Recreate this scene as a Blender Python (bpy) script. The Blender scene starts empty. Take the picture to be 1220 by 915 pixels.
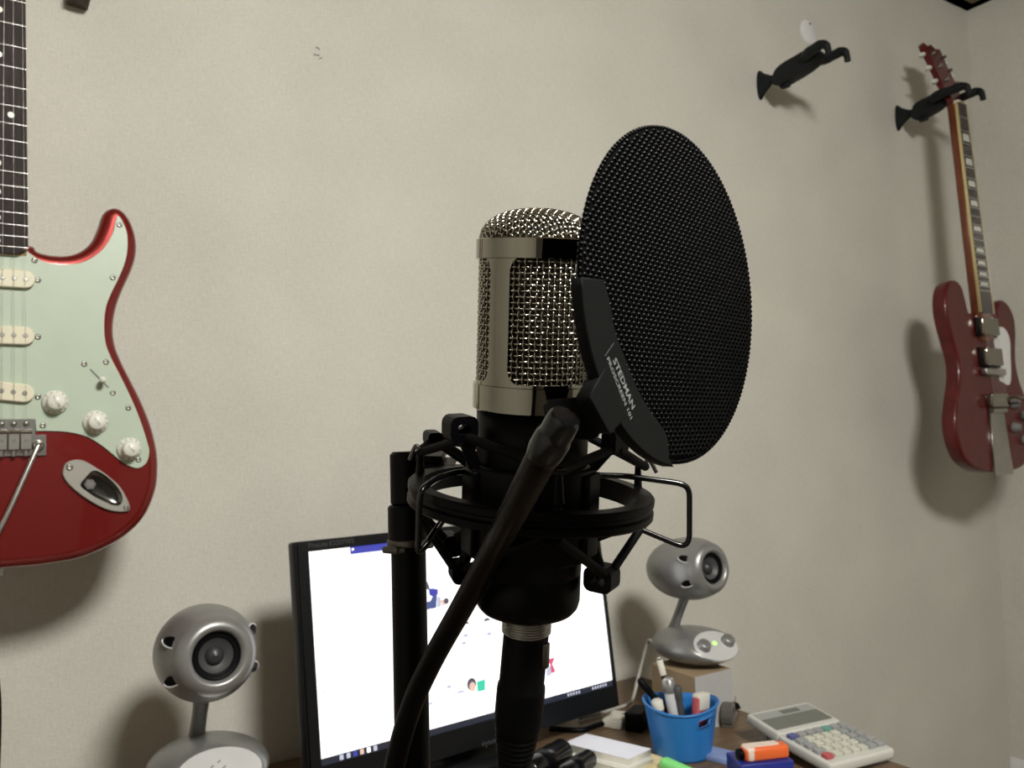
import bpy, math, random
from mathutils import Vector, Matrix
from mathutils.geometry import delaunay_2d_cdt
random.seed(7)
PI = math.pi

# ------------------------------------------------------------------ camera
F = 1000.0; CX, CY = 610.0, 457.5
CAM = Vector((0, 0, 1.20))
AX = Vector((1540, 18, 1000)).normalized()          # world x (along the wall) in camera axes (right, down, forward)
AZ = Vector((-451, -17000, 1000)); AZ = (AZ - AX * AZ.dot(AX)).normalized()
AY = AZ.cross(AX)
WD = 1.20                                           # distance of the papered wall
def ray(px, py):
    v = Vector(((px - CX) / F, (py - CY) / F, 1))
    return Vector((v.dot(AX), v.dot(AY), v.dot(AZ)))
def P(px, py, x=None, y=None, z=None, depth=None):
    d = ray(px, py)
    if depth is not None: t = depth
    elif x is not None: t = (x - CAM.x) / d.x
    elif y is not None: t = (y - CAM.y) / d.y
    else: t = (z - CAM.z) / d.z
    return CAM + d * t
def hit(px, py, p0, n):
    d = ray(px, py); return CAM + d * ((p0 - CAM).dot(n) / d.dot(n))

scene = bpy.context.scene
C = scene.collection
cd = bpy.data.cameras.new('camera'); cam = bpy.data.objects.new('camera', cd); C.objects.link(cam)
cd.sensor_width = 36; cd.lens = F / 1220 * 36; cd.clip_start = 0.01
m = Matrix.Identity(4)
for i, a in enumerate((AX, AY, AZ)):
    m[i][0] = a[0]; m[i][1] = -a[1]; m[i][2] = -a[2]; m[i][3] = CAM[i]
cam.matrix_world = m
cd.dof.use_dof = True; cd.dof.focus_distance = 0.385; cd.dof.aperture_fstop = 25
scene.camera = cam
w = bpy.data.worlds.new('world'); scene.world = w; w.use_nodes = True
w.node_tree.nodes['Background'].inputs[0].default_value = (0.9, 0.92, 1, 1)
w.node_tree.nodes['Background'].inputs[1].default_value = 0.02
vs = scene.view_settings
vs.view_transform = 'Standard'; vs.look = 'None'; vs.gamma = 1; vs.use_curve_mapping = False
vs.exposure = 0.0
LAMP = Vector((0.37, -0.60, 2.14)); LAMP_R = 0.20; LAMP_E = 116.0
SCREEN_E = 1.5

# ------------------------------------------------------------------ materials
MATS = {}
def mat(name, col, rough=0.5, metal=0.0, var=0.06, scale=40.0, bump=0.0, bscale=300.0, spec=0.5, coat=0.0, emit=None, estr=0.0, trans=0.0, stretch=None):
    if name in MATS: return MATS[name]
    M = bpy.data.materials.new(name); M.use_nodes = True
    nt = M.node_tree; b = nt.nodes['Principled BSDF']
    b.inputs['Roughness'].default_value = rough; b.inputs['Metallic'].default_value = metal
    b.inputs['Specular IOR Level'].default_value = spec
    b.inputs['Coat Weight'].default_value = coat; b.inputs['Coat Roughness'].default_value = 0.05
    if trans: b.inputs['Transmission Weight'].default_value = trans
    tc = nt.nodes.new('ShaderNodeTexCoord')
    src = tc.outputs['Object']
    if stretch:
        mp = nt.nodes.new('ShaderNodeMapping'); mp.inputs['Scale'].default_value = stretch
        nt.links.new(src, mp.inputs[0]); src = mp.outputs[0]
    n = nt.nodes.new('ShaderNodeTexNoise'); n.inputs['Scale'].default_value = scale; n.inputs['Detail'].default_value = 4
    nt.links.new(src, n.inputs['Vector'])
    r = nt.nodes.new('ShaderNodeValToRGB')
    lo = [max(0, c * (1 - var)) for c in col]; hi = [min(1, c * (1 + var)) for c in col]
    r.color_ramp.elements[0].position = 0.3; r.color_ramp.elements[1].position = 0.7
    r.color_ramp.elements[0].color = (*lo, 1); r.color_ramp.elements[1].color = (*hi, 1)
    nt.links.new(n.outputs['Fac'], r.inputs[0]); nt.links.new(r.outputs[0], b.inputs['Base Color'])
    if bump:
        n2 = nt.nodes.new('ShaderNodeTexNoise'); n2.inputs['Scale'].default_value = bscale; n2.inputs['Detail'].default_value = 3
        nt.links.new(src, n2.inputs['Vector'])
        bp = nt.nodes.new('ShaderNodeBump'); bp.inputs['Strength'].default_value = bump; bp.inputs['Distance'].default_value = 0.001
        nt.links.new(n2.outputs['Fac'], bp.inputs['Height']); nt.links.new(bp.outputs[0], b.inputs['Normal'])
    if emit:
        b.inputs['Emission Color'].default_value = (*emit, 1); b.inputs['Emission Strength'].default_value = estr
    MATS[name] = M
    return M

def wallpaper(name, col):
    M = bpy.data.materials.new(name); M.use_nodes = True; nt = M.node_tree; b = nt.nodes['Principled BSDF']
    b.inputs['Roughness'].default_value = 0.75; b.inputs['Specular IOR Level'].default_value = 0.25
    tc = nt.nodes.new('ShaderNodeTexCoord')
    def noise(sc, det=3):
        mp = nt.nodes.new('ShaderNodeMapping'); mp.inputs['Scale'].default_value = sc
        nt.links.new(tc.outputs['Object'], mp.inputs[0])
        n = nt.nodes.new('ShaderNodeTexNoise'); n.inputs['Scale'].default_value = 1; n.inputs['Detail'].default_value = det
        nt.links.new(mp.outputs[0], n.inputs['Vector']); return n.outputs['Fac']
    def math_(op, a, c):
        k = nt.nodes.new('ShaderNodeMath'); k.operation = op
        for i, v in enumerate((a, c)):
            if isinstance(v, (int, float)): k.inputs[i].default_value = v
            else: nt.links.new(v, k.inputs[i])
        return k.outputs[0]
    wv = math_('ADD', math_('ADD', noise((700, 700, 60)), noise((60, 60, 700))), noise((260, 260, 260)))
    blot = noise((5, 5, 5), 2)
    f = math_('ADD', math_('MULTIPLY', wv, 0.33), math_('MULTIPLY', math_('SUBTRACT', blot, 0.5), 0.35))
    r = nt.nodes.new('ShaderNodeValToRGB')
    r.color_ramp.elements[0].position = 0.3; r.color_ramp.elements[1].position = 0.7
    r.color_ramp.elements[0].color = (*[c * 0.86 for c in col], 1); r.color_ramp.elements[1].color = (*[min(1, c * 1.1) for c in col], 1)
    nt.links.new(f, r.inputs[0]); nt.links.new(r.outputs[0], b.inputs['Base Color'])
    bp = nt.nodes.new('ShaderNodeBump'); bp.inputs['Strength'].default_value = 0.5; bp.inputs['Distance'].default_value = 0.0009
    nt.links.new(wv, bp.inputs['Height']); nt.links.new(bp.outputs[0], b.inputs['Normal'])
    MATS[name] = M; return M

wallpaper('paper', (0.60, 0.583, 0.52))
mat('ceil', (0.20, 0.145, 0.09), 0.7, var=0.2, scale=6, stretch=(1, 14, 1))
mat('frontdark', (0.10, 0.088, 0.075), 0.5, var=0.2, scale=10, stretch=(14, 1, 1))  # invented dark tone for the unseen front wall, lowers the bounced fill
mat('floor', (0.10, 0.08, 0.062), 0.45, scale=8, var=0.25)
mat('trim', (0.055, 0.038, 0.018), 0.5, var=0.2)
mat('deskwood', (0.13, 0.082, 0.045), 0.4, var=0.3, scale=14, stretch=(1, 12, 12))
mat('black', (0.0015, 0.0015, 0.002), 0.40, spec=0.11, var=0.1, bump=0.05, bscale=1500)
mat('blackmatte', (0.0015, 0.0015, 0.002), 0.5, spec=0.10, var=0.1)
mat('blackgloss', (0.0025, 0.0025, 0.003), 0.2, spec=0.5, var=0.1)
mat('rubber', (0.0018, 0.0019, 0.0023), 0.38, spec=0.10, var=0.15, bump=0.15, bscale=900)
mat('elastic', (0.0015, 0.0015, 0.0019), 0.65, spec=0.12, var=0.2, bump=0.3, bscale=3000)
mat('hangerblack', (0.006, 0.0075, 0.009), 0.55, spec=0.25, var=0.2)
mat('chrome', (0.31, 0.297, 0.25), 0.06, 1.0, var=0.02)
mat('wire', (0.40, 0.385, 0.33), 0.16, 1.0, var=0.05)
mat('steel', (0.50, 0.50, 0.48), 0.25, 1.0, var=0.05)
mat('nickel', (0.42, 0.41, 0.38), 0.32, 1.0, var=0.08)
mat('darkmetal', (0.13, 0.12, 0.11), 0.4, 1.0, var=0.1)
mat('darkchrome', (0.16, 0.16, 0.155), 0.18, 1.0, var=0.05)
mat('inner', (0.035, 0.030, 0.014), 0.7, var=0.4, scale=90)
mat('popdisc', (0.0012, 0.0012, 0.0014), 0.9, spec=0.05)
mat('popmesh', (0.0010, 0.0011, 0.0013), 0.18, spec=0.055, var=0.15)
mat('popclip', (0.0028, 0.0033, 0.0033), 0.6, spec=0.13, var=0.1, bump=0.2, bscale=2500)
mat('plate', (0.36, 0.35, 0.31), 0.42, 0.35, var=0.04)
mat('print', (0.19, 0.195, 0.195), 0.6)
mat('printdim', (0.05, 0.05, 0.055), 0.6)
mat('red', (0.20, 0.010, 0.008), 0.32, 0.55, var=0.12, scale=900, coat=1.0)
mat('cherry', (0.085, 0.009, 0.009), 0.3, 0.0, var=0.25, scale=30, coat=0.25, spec=0.25, stretch=(4, 0.5, 1))
mat('mint', (0.435, 0.51, 0.405), 0.4, var=0.02)
mat('cream', (0.70, 0.66, 0.50), 0.4, var=0.03)
mat('knobwhite', (0.72, 0.72, 0.64), 0.35, var=0.03)
mat('ink', (0.16, 0.16, 0.15), 0.6)
mat('rosewood', (0.022, 0.014, 0.012), 0.6, spec=0.2, var=0.4, scale=60, stretch=(6, 0.6, 6))
mat('maple', (0.50, 0.33, 0.14), 0.35, var=0.15, scale=30)
mat('mahogany', (0.16, 0.045, 0.02), 0.35, var=0.2, scale=30)
mat('pearl', (0.66, 0.66, 0.60), 0.3, var=0.05)
mat('binding', (0.62, 0.50, 0.25), 0.4)
mat('white', (0.72, 0.72, 0.72), 0.4, var=0.02)
mat('strap', (0.008, 0.006, 0.004), 0.8, spec=0.1, var=0.3, bump=0.3, bscale=600)
mat('darkwood', (0.05, 0.037, 0.018), 0.6, var=0.15)
mat('bezel', (0.005, 0.0055, 0.0065), 0.4, spec=0.25, var=0.1)
mat('silver', (0.26, 0.26, 0.255), 0.36, 0.55, var=0.04, bump=0.05, bscale=2000)
mat('silverlight', (0.62, 0.62, 0.62), 0.35, 0.25, var=0.03)
mat('cone', (0.05, 0.05, 0.052), 0.5, var=0.1)
mat('cap', (0.028, 0.028, 0.03), 0.4, var=0.1)
mat('card', (0.30, 0.22, 0.13), 0.85, var=0.08)
mat('cardwhite', (0.40, 0.395, 0.39), 0.7, var=0.03)
mat('cupblue', (0.020, 0.16, 0.46), 0.4, var=0.05)
mat('calc', (0.52, 0.52, 0.48), 0.45, var=0.02)
mat('calcpanel', (0.30, 0.31, 0.30), 0.4, var=0.03)
mat('lcd', (0.13, 0.14, 0.12), 0.25, var=0.05)
mat('keygrey', (0.28, 0.29, 0.29), 0.5)
mat('keywhite', (0.52, 0.52, 0.44), 0.5)
mat('keygreen', (0.13, 0.30, 0.25), 0.5)
mat('keyred', (0.42, 0.08, 0.09), 0.5)
mat('keyblue', (0.09, 0.10, 0.26), 0.5)
mat('orange', (0.72, 0.13, 0.03), 0.4)
mat('pinkwhite', (0.70, 0.58, 0.50), 0.5)
mat('navy', (0.018, 0.028, 0.22), 0.35)
mat('paleblue', (0.20, 0.27, 0.50), 0.3, var=0.15)
mat('sheet', (0.72, 0.73, 0.80), 0.6, var=0.02)
mat('sheetcream', (0.62, 0.60, 0.52), 0.7, var=0.05)
mat('sheetyellow', (0.66, 0.55, 0.30), 0.7, var=0.05)
mat('limegreen', (0.22, 0.75, 0.20), 0.5, emit=None)
mat('greycable', (0.38, 0.37, 0.34), 0.5)
mat('smoke', (0.10, 0.095, 0.085), 0.2, var=0.2)
mat('purple', (0.16, 0.10, 0.18), 0.4)
mat('screen', (0.02, 0.02, 0.02), 0.3, emit=(1.0, 1.0, 1.0), estr=SCREEN_E)
mat('s_blue', (0.02, 0.02, 0.02), 0.3, emit=(0.05, 0.06, 0.45), estr=1.0)
mat('s_navy', (0.02, 0.02, 0.02), 0.3, emit=(0.07, 0.10, 0.30), estr=1.0)
mat('s_dark', (0.02, 0.02, 0.02), 0.3, emit=(0.010, 0.014, 0.03), estr=1.0)
mat('s_hair', (0.02, 0.02, 0.02), 0.3, emit=(0.10, 0.08, 0.12), estr=1.0)
mat('s_skin', (0.02, 0.02, 0.02), 0.3, emit=(0.9, 0.62, 0.50), estr=1.0)
mat('s_red', (0.02, 0.02, 0.02), 0.3, emit=(0.75, 0.10, 0.20), estr=1.0)
mat('s_green', (0.02, 0.02, 0.02), 0.3, emit=(0.05, 0.70, 0.45), estr=1.0)
mat('s_grey', (0.02, 0.02, 0.02), 0.3, emit=(0.60, 0.62, 0.75), estr=1.0)
mat('led', (0.1, 0.4, 0.05), 0.3, emit=(0.35, 1.0, 0.12), estr=2.2)
mat('diffuser', (0.8, 0.8, 0.8), 0.5, emit=(1.0, 0.985, 0.925), estr=LAMP_E)
mat('lampbody', (0.7, 0.7, 0.68), 0.5)

# ------------------------------------------------------------------ mesh helpers
def catmull(pts, n=6, closed=True):
    out = []; N = len(pts); rng = N if closed else N - 1
    for i in range(rng):
        if closed: a, b, c, d = (pts[(i + k - 1) % N] for k in range(4))
        else: a, b, c, d = pts[max(i - 1, 0)], pts[i], pts[i + 1], pts[min(i + 2, N - 1)]
        a, b, c, d = Vector(a), Vector(b), Vector(c), Vector(d)
        for k in range(n):
            t = k / n
            out.append(0.5 * ((2 * b) + (c - a) * t + (2 * a - 5 * b + 4 * c - d) * t * t + (3 * b - a - 3 * c + d) * t ** 3))
    if not closed: out.append(Vector(pts[-1]))
    return out
def area2(o): return 0.5 * sum(o[i][0] * o[(i + 1) % len(o)][1] - o[(i + 1) % len(o)][0] * o[i][1] for i in range(len(o)))
def ccw(o): o = [Vector((p[0], p[1])) for p in o]; return o if area2(o) > 0 else o[::-1]
def inset(o, d):
    out = []; N = len(o)
    for i in range(N):
        e = (o[(i + 1) % N] - o[i - 1]).normalized(); out.append(o[i] + Vector((-e.y, e.x)) * d)
    return out

class MB:
    def __init__(s): s.v = []; s.f = []; s.sm = []
    def add(s, vs, fs, smooth=False, M=None):
        k = len(s.v)
        s.v += [tuple((M @ Vector(p)) if M else p) for p in vs]
        for f in fs: s.f.append(tuple(i + k for i in f)); s.sm.append(smooth)
        return s
    def box(s, c, size, M=None, bev=0.0):
        x, y, z = (q / 2 for q in size)
        if bev <= 0:
            vs = [(c[0] + i * x, c[1] + j * y, c[2] + k * z) for i in (-1, 1) for j in (-1, 1) for k in (-1, 1)]
            return s.add(vs, [(0, 1, 3, 2), (4, 6, 7, 5), (0, 4, 5, 1), (2, 3, 7, 6), (0, 2, 6, 4), (1, 5, 7, 3)], False, M)
        b = min(bev, x * .9, y * .9, z * .9)
        o = []
        for (sx, sy, a0) in ((1, 1, 0), (-1, 1, 90), (-1, -1, 180), (1, -1, 270)):
            for k in range(4):
                a = math.radians(a0 + 30 * k); o.append((c[0] + sx * (x - b) + b * math.cos(a), c[1] + sy * (y - b) + b * math.sin(a)))
        return s.slab(o, c[2] - z, c[2] + z, b * .6, M=M, seg=2)
    def slab(s, outline, z0, z1, r=0.0, M=None, seg=4, both=True, top=True):
        o = ccw(outline); N = len(o); rings = []
        if r > 0:
            up = []
            for k in range(seg + 1):
                a = PI / 2 * k / seg
                up.append([(p.x, p.y, z1 - r + r * math.sin(a)) for p in inset(o, r * (1 - math.cos(a)))])
            dn = []
            if both:
                for k in range(seg, -1, -1):
                    a = PI / 2 * k / seg
                    dn.append([(p.x, p.y, z0 + r - r * math.sin(a)) for p in inset(o, r * (1 - math.cos(a)))])
            else: dn = [[(p.x, p.y, z0) for p in o]]
            rings = dn + up
        else: rings = [[(p.x, p.y, z0) for p in o], [(p.x, p.y, z1) for p in o]]
        vs = [p for R in rings for p in R]; fs = []
        for j in range(len(rings) - 1):
            for i in range(N):
                fs.append((j * N + i, j * N + (i + 1) % N, (j + 1) * N + (i + 1) % N, (j + 1) * N + i))
        s.add(vs, fs, True, M)
        for R_, flip in ((rings[0], True), (rings[-1], False))[:2 if top else 1]:
            cv, _, cf, *_r = delaunay_2d_cdt([Vector(p[:2]) for p in R_], [(i, (i + 1) % N) for i in range(N)], [], 1, 1e-7)
            s.add([(p.x, p.y, R_[0][2]) for p in cv], [tuple(f)[::-1] if (flip != (area2([cv[i] for i in f]) < 0)) else tuple(f) for f in cf], False, M)
        return s
    def lathe(s, prof, seg=32, M=None, smooth=True, a0=0, a1=2 * PI, sx=1.0, sy=1.0):
        full = abs(a1 - a0 - 2 * PI) < 1e-6; cols = seg if full else seg + 1; n = len(prof); vs = []; fs = []
        for j in range(cols):
            a = a0 + (a1 - a0) * j / seg
            for (r, z) in prof: vs.append((r * math.cos(a) * sx, r * math.sin(a) * sy, z))
        for j in range(seg):
            k = (j + 1) % cols
            for i in range(n - 1): fs.append((j * n + i, k * n + i, k * n + i + 1, j * n + i + 1))
        return s.add(vs, fs, smooth, M)
    def tube(s, pts, r, seg=8, closed=False, M=None, flat=1.0):
        pts = [Vector(p) for p in pts]; N = len(pts)
        rs = r if isinstance(r, (list, tuple)) else [r] * N
        T = []
        for i in range(N):
            a = pts[i - 1] if (closed or i > 0) else pts[i]; b = pts[(i + 1) % N] if (closed or i < N - 1) else pts[i]
            T.append((b - a).normalized())
        u = T[0].orthogonal().normalized(); vs = []; fs = []
        for i in range(N):
            u = (u - T[i] * u.dot(T[i])).normalized(); v = T[i].cross(u)
            for k in range(seg):
                a = 2 * PI * k / seg; vs.append(tuple(pts[i] + (u * math.cos(a) + v * math.sin(a) * flat) * rs[i]))
        for i in range(N if closed else N - 1):
            j = (i + 1) % N
            for k in range(seg): fs.append((i * seg + k, i * seg + (k + 1) % seg, j * seg + (k + 1) % seg, j * seg + k))
        s.add(vs, fs, True, M)
        if not closed:
            s.add(vs[:seg], [tuple(range(seg))[::-1]], False, M); s.add(vs[-seg:], [tuple(range(seg))], False, M)
        return s
    def cyl(s, a, b, r, seg=16, M=None, bev=0.0):
        a, b = Vector(a), Vector(b); d = (b - a); L = d.length; q = d.to_track_quat('Z', 'Y').to_matrix().to_4x4(); q.translation = a
        if M: q = M @ q
        e = bev
        pr = [(0.0001, 0), (r - e, 0), (r, e), (r, L - e), (r - e, L), (0.0001, L)] if e > 0 else None
        if pr: return s.lathe([pr[0], pr[1]], seg, q, False).lathe(pr[1:3], seg, q).lathe(pr[2:4], seg, q).lathe(pr[3:5], seg, q).lathe(pr[4:], seg, q, False)
        return s.lathe([(0.0001, 0), (r, 0)], seg, q, False).lathe([(r, 0), (r, L)], seg, q).lathe([(r, L), (0.0001, L)], seg, q, False)
    def frame(s, w, h, depth, t, M=None, rad=0.3):
        def rr(w, h, r):
            o = []
            for (sx, sy, a0) in ((1, 1, 0), (-1, 1, 90), (-1, -1, 180), (1, -1, 270)):
                for k in range(4):
                    a = math.radians(a0 + 30 * k); o.append((sx * (w / 2 - r) + r * math.cos(a), sy * (h / 2 - r) + r * math.sin(a)))
            return o
        O = rr(w, h, rad * min(w, h)); I = rr(w - 2 * t, h - 2 * t, rad * min(w - 2 * t, h - 2 * t)); N = len(O)
        vs = [(x, y, z) for z in (-depth / 2, depth / 2) for L in (O, I) for (x, y) in L]; fs = []
        for i in range(N):
            j = (i + 1) % N
            fs += [(i, j, 2 * N + j, 2 * N + i), (N + j, N + i, 3 * N + i, 3 * N + j), (2 * N + i, 2 * N + j, 3 * N + j, 3 * N + i), (j, i, N + i, N + j)]
        return s.add(vs, fs, False, M)
    def build(s, name, m, parent=None, M=None):
        me = bpy.data.meshes.new(name); me.from_pydata([tuple(p) for p in s.v], [], s.f); me.update()
        me.polygons.foreach_set('use_smooth', s.sm)
        me.materials.append(MATS[m]); o = bpy.data.objects.new(name, me); C.objects.link(o)
        if parent: o.parent = parent
        if M: o.matrix_local = M
        return o

def tag(o, label, cat, group=None, kind=None):
    if kind: o['kind'] = kind
    o['label'] = label
    if cat: o['category'] = cat
    if group: o['group'] = group
    return o
def thing(name, label, cat, M=None, group=None):
    o = bpy.data.objects.new(name, None); C.objects.link(o); o.empty_display_size = 0.05
    if M is not None: o.matrix_world = M
    return tag(o, label, cat, group)
def struct(o): o['kind'] = 'structure'; return o
def stuff(o): o['kind'] = 'stuff'; return o
def frameM(p, x, y, z):
    M = Matrix.Identity(4)
    for i in range(3): M[i][0], M[i][1], M[i][2], M[i][3] = x[i], y[i], z[i], p[i]
    return M
def T(x, y, z): return Matrix.Translation((x, y, z))
def R(a, ax): return Matrix.Rotation(a, 4, ax)
def text(name, body, size, m, parent, M, ext=0.0002, align='LEFT', squeeze=1.0, bold=0.0):
    cu = bpy.data.curves.new(name, 'FONT'); cu.body = body; cu.size = size; cu.extrude = ext; cu.align_x = align; cu.resolution_u = 2; cu.offset = bold
    t = bpy.data.objects.new(name, cu); C.objects.link(t)
    dg = bpy.context.evaluated_depsgraph_get(); me = bpy.data.meshes.new_from_object(t.evaluated_get(dg))
    bpy.data.objects.remove(t); me.materials.clear(); me.materials.append(MATS[m])
    o = bpy.data.objects.new(name, me); C.objects.link(o); o.parent = parent; o.matrix_local = M @ Matrix.Diagonal((squeeze, 1, 1, 1))
    return o
def copy_tree(o, parent=None):
    c = o.copy(); C.objects.link(c); c.parent = parent
    for ch in list(o.children): copy_tree(ch, c)
    return c

# ------------------------------------------------------------------ the room
XR = P(1180, 480, y=WD).x; XL = -1.5; YF = -1.9; ZC = 2.34
def panel(name, c, size, m): return struct(MB().box(c, size).build(name, m))
wb = panel('wall_back', ((XL + XR) / 2, WD + 0.05, ZC / 2), (XR - XL + 0.2, 0.1, ZC), 'paper')
panel('wall_right', (XR + 0.05, (YF + WD) / 2, ZC / 2), (0.1, WD - YF, ZC), 'paper')
panel('wall_left', (XL - 0.05, (YF + WD) / 2, ZC / 2), (0.1, WD - YF, ZC), 'paper')
panel('wall_front', ((XL + XR) / 2, YF - 0.05, ZC / 2), (XR - XL + 0.2, 0.1, ZC), 'frontdark')
panel('floor', ((XL + XR) / 2, (YF + WD) / 2, -0.05), (XR - XL + 0.2, WD - YF + 0.2, 0.1), 'floor')
panel('ceiling', ((XL + XR) / 2, (YF + WD) / 2, ZC + 0.05), (XR - XL + 0.2, WD - YF + 0.2, 0.1), 'ceil')
zt = P(1149, 3, x=XR - 0.03).z
struct(MB().box(((XL + XR) / 2, WD - 0.015, (zt + ZC) / 2), (XR - XL, 0.03, ZC - zt)).build('trim_1', 'trim'))
struct(MB().box((XR - 0.015, (YF + WD - 0.03) / 2, (zt + ZC) / 2), (0.03, WD - 0.03 - YF, ZC - zt)).build('trim_2', 'trim'))
for pts in ([(376, 56.5), (379, 57), (381, 59.5)], [(373.5, 64.5), (376, 65.5), (380.5, 66)], [(380.5, 69.8), (383.5, 68.8)]):
    MB().tube([P(a, b, y=WD - 0.0002) for a, b in pts], 0.0009, 6, flat=1).build('scuff_mark', 'ink', wb)
# the ceiling lamp
la = thing('ceiling_lamp', 'round white ceiling lamp with a glowing diffuser', 'lamp', T(LAMP.x, LAMP.y, ZC))
dz = LAMP.z - ZC
MB().lathe([(LAMP_R * .96, dz + 0.075), (LAMP_R, dz + 0.045), (LAMP_R * .98, dz + 0.005), (LAMP_R * .85, dz - 0.04), (LAMP_R * .6, dz - 0.07), (LAMP_R * .3, dz - 0.085), (0.0001, dz - 0.09)], 40).build('diffuser', 'diffuser', la)
MB().lathe([(0.0001, dz + 0.078), (LAMP_R + 0.008, dz + 0.076), (LAMP_R + 0.008, dz + 0.10), (0.12, dz + 0.13), (0.06, 0), (0.0001, 0)], 40).build('housing', 'lampbody', la)

# white round plate and dark block on the wall
p = P(963, 38, y=WD)
t = thing('wall_plate', 'small white round plate fixed to the wall above the empty hanger', 'wall plate', T(*p) @ R(PI / 2, 'X'))
MB().lathe([(0.0285, 0), (0.0285, 0.002), (0.027, 0.003), (0.0001, 0.003)], 32).build('disc', 'white', t)
MB().cyl((0.003, 0.019, 0.003), (0.003, 0.019, 0.0045), 0.0025, 10).build('screw', 'ink', t)
p = P(93, -14, y=WD)
t = thing('wooden_block', 'small dark brown wooden block on the wall beside the guitar neck', 'wooden block', T(*p) @ R(PI / 2, 'X'))
MB().box((0, 0, 0.016), (0.026, 0.055, 0.032), M=R(-0.05, 'Z'), bev=0.003).build('block', 'darkwood', t)
MB().tube([(0.012, 0.012, 0.03), (0.024, 0.012, 0.034), (0.026, 0.022, 0.036)], 0.003, 8).build('hook', 'darkwood', t)

# ------------------------------------------------------------------ guitar hangers (long arm, yoke of two prongs)
def hanger(x, z, label, reach, yaw=0.0, ky=1.0):
    t = thing('guitar_hanger', label, 'hanger', T(x, WD, z) @ R(PI / 2, 'X') @ R(yaw, 'Y'), 'black guitar hangers on the wall')
    k = reach / 0.19
    MB().lathe([(0.0001, 0), (0.033, 0), (0.033, 0.003), (0.022, 0.014), (0.011, 0.032), (0.008, 0.046), (0.008, 0.06)], 20, sx=0.3).build('wall_flange', 'hangerblack', t)
    # thick yoke block with a raised shoulder
    o = [(0.044, -0.016), (0.056, -0.023), (0.085, -0.021), (0.115, -0.017), (0.140, -0.010), (0.152, 0.002), (0.150, 0.016), (0.138, 0.023),
         (0.118, 0.024), (0.10, 0.022), (0.075, 0.020), (0.055, 0.014), (0.044, 0.0)]
    o = [((0.044 + (q[0] - 0.044) * ky) * k, q[1]) for q in o]
    Mz = Matrix(((0, 0, 1, 0), (0, 1, 0, 0), (1, 0, 0, 0), (0, 0, 0, 1)))   # slab (u,v,w) -> x=w, y=v, z=u
    MB().slab([(a, b) for a, b in catmull([(q[0], q[1]) for q in o], 3)], -0.016, 0.016, 0.004, M=Mz).build('yoke', 'hangerblack', t)
    MB().box((0, -0.024, 0.066 * k), (0.014, 0.012, 0.02), bev=0.003).build('release_latch', 'hangerblack', t)
    for s in (-1, 1):
        MB().tube(catmull([(s * 0.008, 0.006, (0.128 - 0.09 * (1 - ky)) * k), (s * (0.026 + 0.03 * (1 - ky)), 0.007, (0.142 - 0.09 * (1 - ky)) * k), (s * 0.031, 0.009, 0.165 * k), (s * 0.031, 0.009, 0.182 * k), (s * 0.030, -0.002, 0.190 * k), (s * 0.030, -0.016, 0.192 * k)], 5, False),
                  [0.011] * 8 + [0.010] * 6 + [0.008] * 6 + [0.0065] * 6, 10).build('prong', 'hangerblack', t)
    return t

# ------------------------------------------------------------------ red double-cutaway guitar
YS = 1.02
O = P(-6, 514, y=YS)
st = thing('electric_guitar', 'metallic red electric guitar with mint green pickguard and three white knobs', 'guitar', T(*O) @ R(PI / 2, 'X'))
def S(px, py): q = P(px, py, y=YS); return (q.x - O.x, q.z - O.z)
bodypx = [(32.5, 290), (45, 298), (63, 302.4), (82.6, 302.4), (98, 297), (110, 286), (118, 269), (124, 252.5), (135.7, 245.7), (147.5, 249.7), (157.4, 263.4), (163.3, 283), (163.3, 303), (157.4, 322.5),
          (147.5, 344), (139.7, 365.7), (136.2, 388), (138, 409), (145.6, 429.5), (157.4, 453), (169.2, 476.7), (181, 506), (187.9, 533.8), (189.8, 557), (187, 584), (174.6, 614), (155, 635.6), (128, 653), (93, 666.7), (50.4, 674.4), (0, 679)]
body = [S(*q) for q in bodypx] + [(-0.06, -0.143), (-0.11, -0.128), (-0.145, -0.10), (-0.16, -0.06), (-0.156, -0.02), (-0.142, 0.03), (-0.130, 0.075), (-0.128, 0.11), (-0.136, 0.16),
        (-0.150, 0.21), (-0.156, 0.26), (-0.150, 0.30), (-0.135, 0.316), (-0.118, 0.31), (-0.105, 0.285), (-0.095, 0.245), (-0.08, 0.215), (-0.06, 0.20), (-0.03, 0.197)]
BT = 0.044
MB().slab([(q.x, q.y) for q in catmull([Vector(q) for q in body], 5)], -BT, 0, 0.011, seg=6).build('body', 'red', st)
pg = [(32.5, 300), (39.3, 304.8), (49.2, 310.7), (65, 314.6), (84.6, 315), (98.4, 312.6), (112, 305.7), (124, 295), (133.8, 278), (137.7, 262.5), (140.2, 257.5), (144.8, 262.5), (150.8, 277), (151.8, 295), (148.8, 312.6), (141, 332.3),
      (131.4, 352), (125.8, 367.7), (124, 387), (125.5, 408), (131.8, 425.6), (141.6, 445), (153.5, 469), (165.3, 496.4), (175, 526), (177.6, 539), (174, 551.5), (165.3, 557.6), (155.4, 556), (141.6, 547.5), (122, 531.8), (104.3, 521), (86.6, 516), (68.9, 514), (42.6, 513.6)]
pgp = [(q.x, q.y) for q in catmull([Vector(S(*q)) for q in pg], 4, False)] + [S(42.4, 501), (-0.042, 0.0105), (-0.05, 0.0), (-0.075, 0.004), (-0.085, 0.05), (-0.083, 0.10), (-0.09, 0.14), (-0.105, 0.19), (-0.118, 0.26), (-0.12, 0.285), (-0.11, 0.27), (-0.085, 0.20), (-0.06, 0.185), (-0.03, 0.186)]
MB().slab(pgp, -0.0005, 0.0022, 0.0006, seg=2, both=False).build('pickguard', 'mint', st)
PZ = 0.0022
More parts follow.
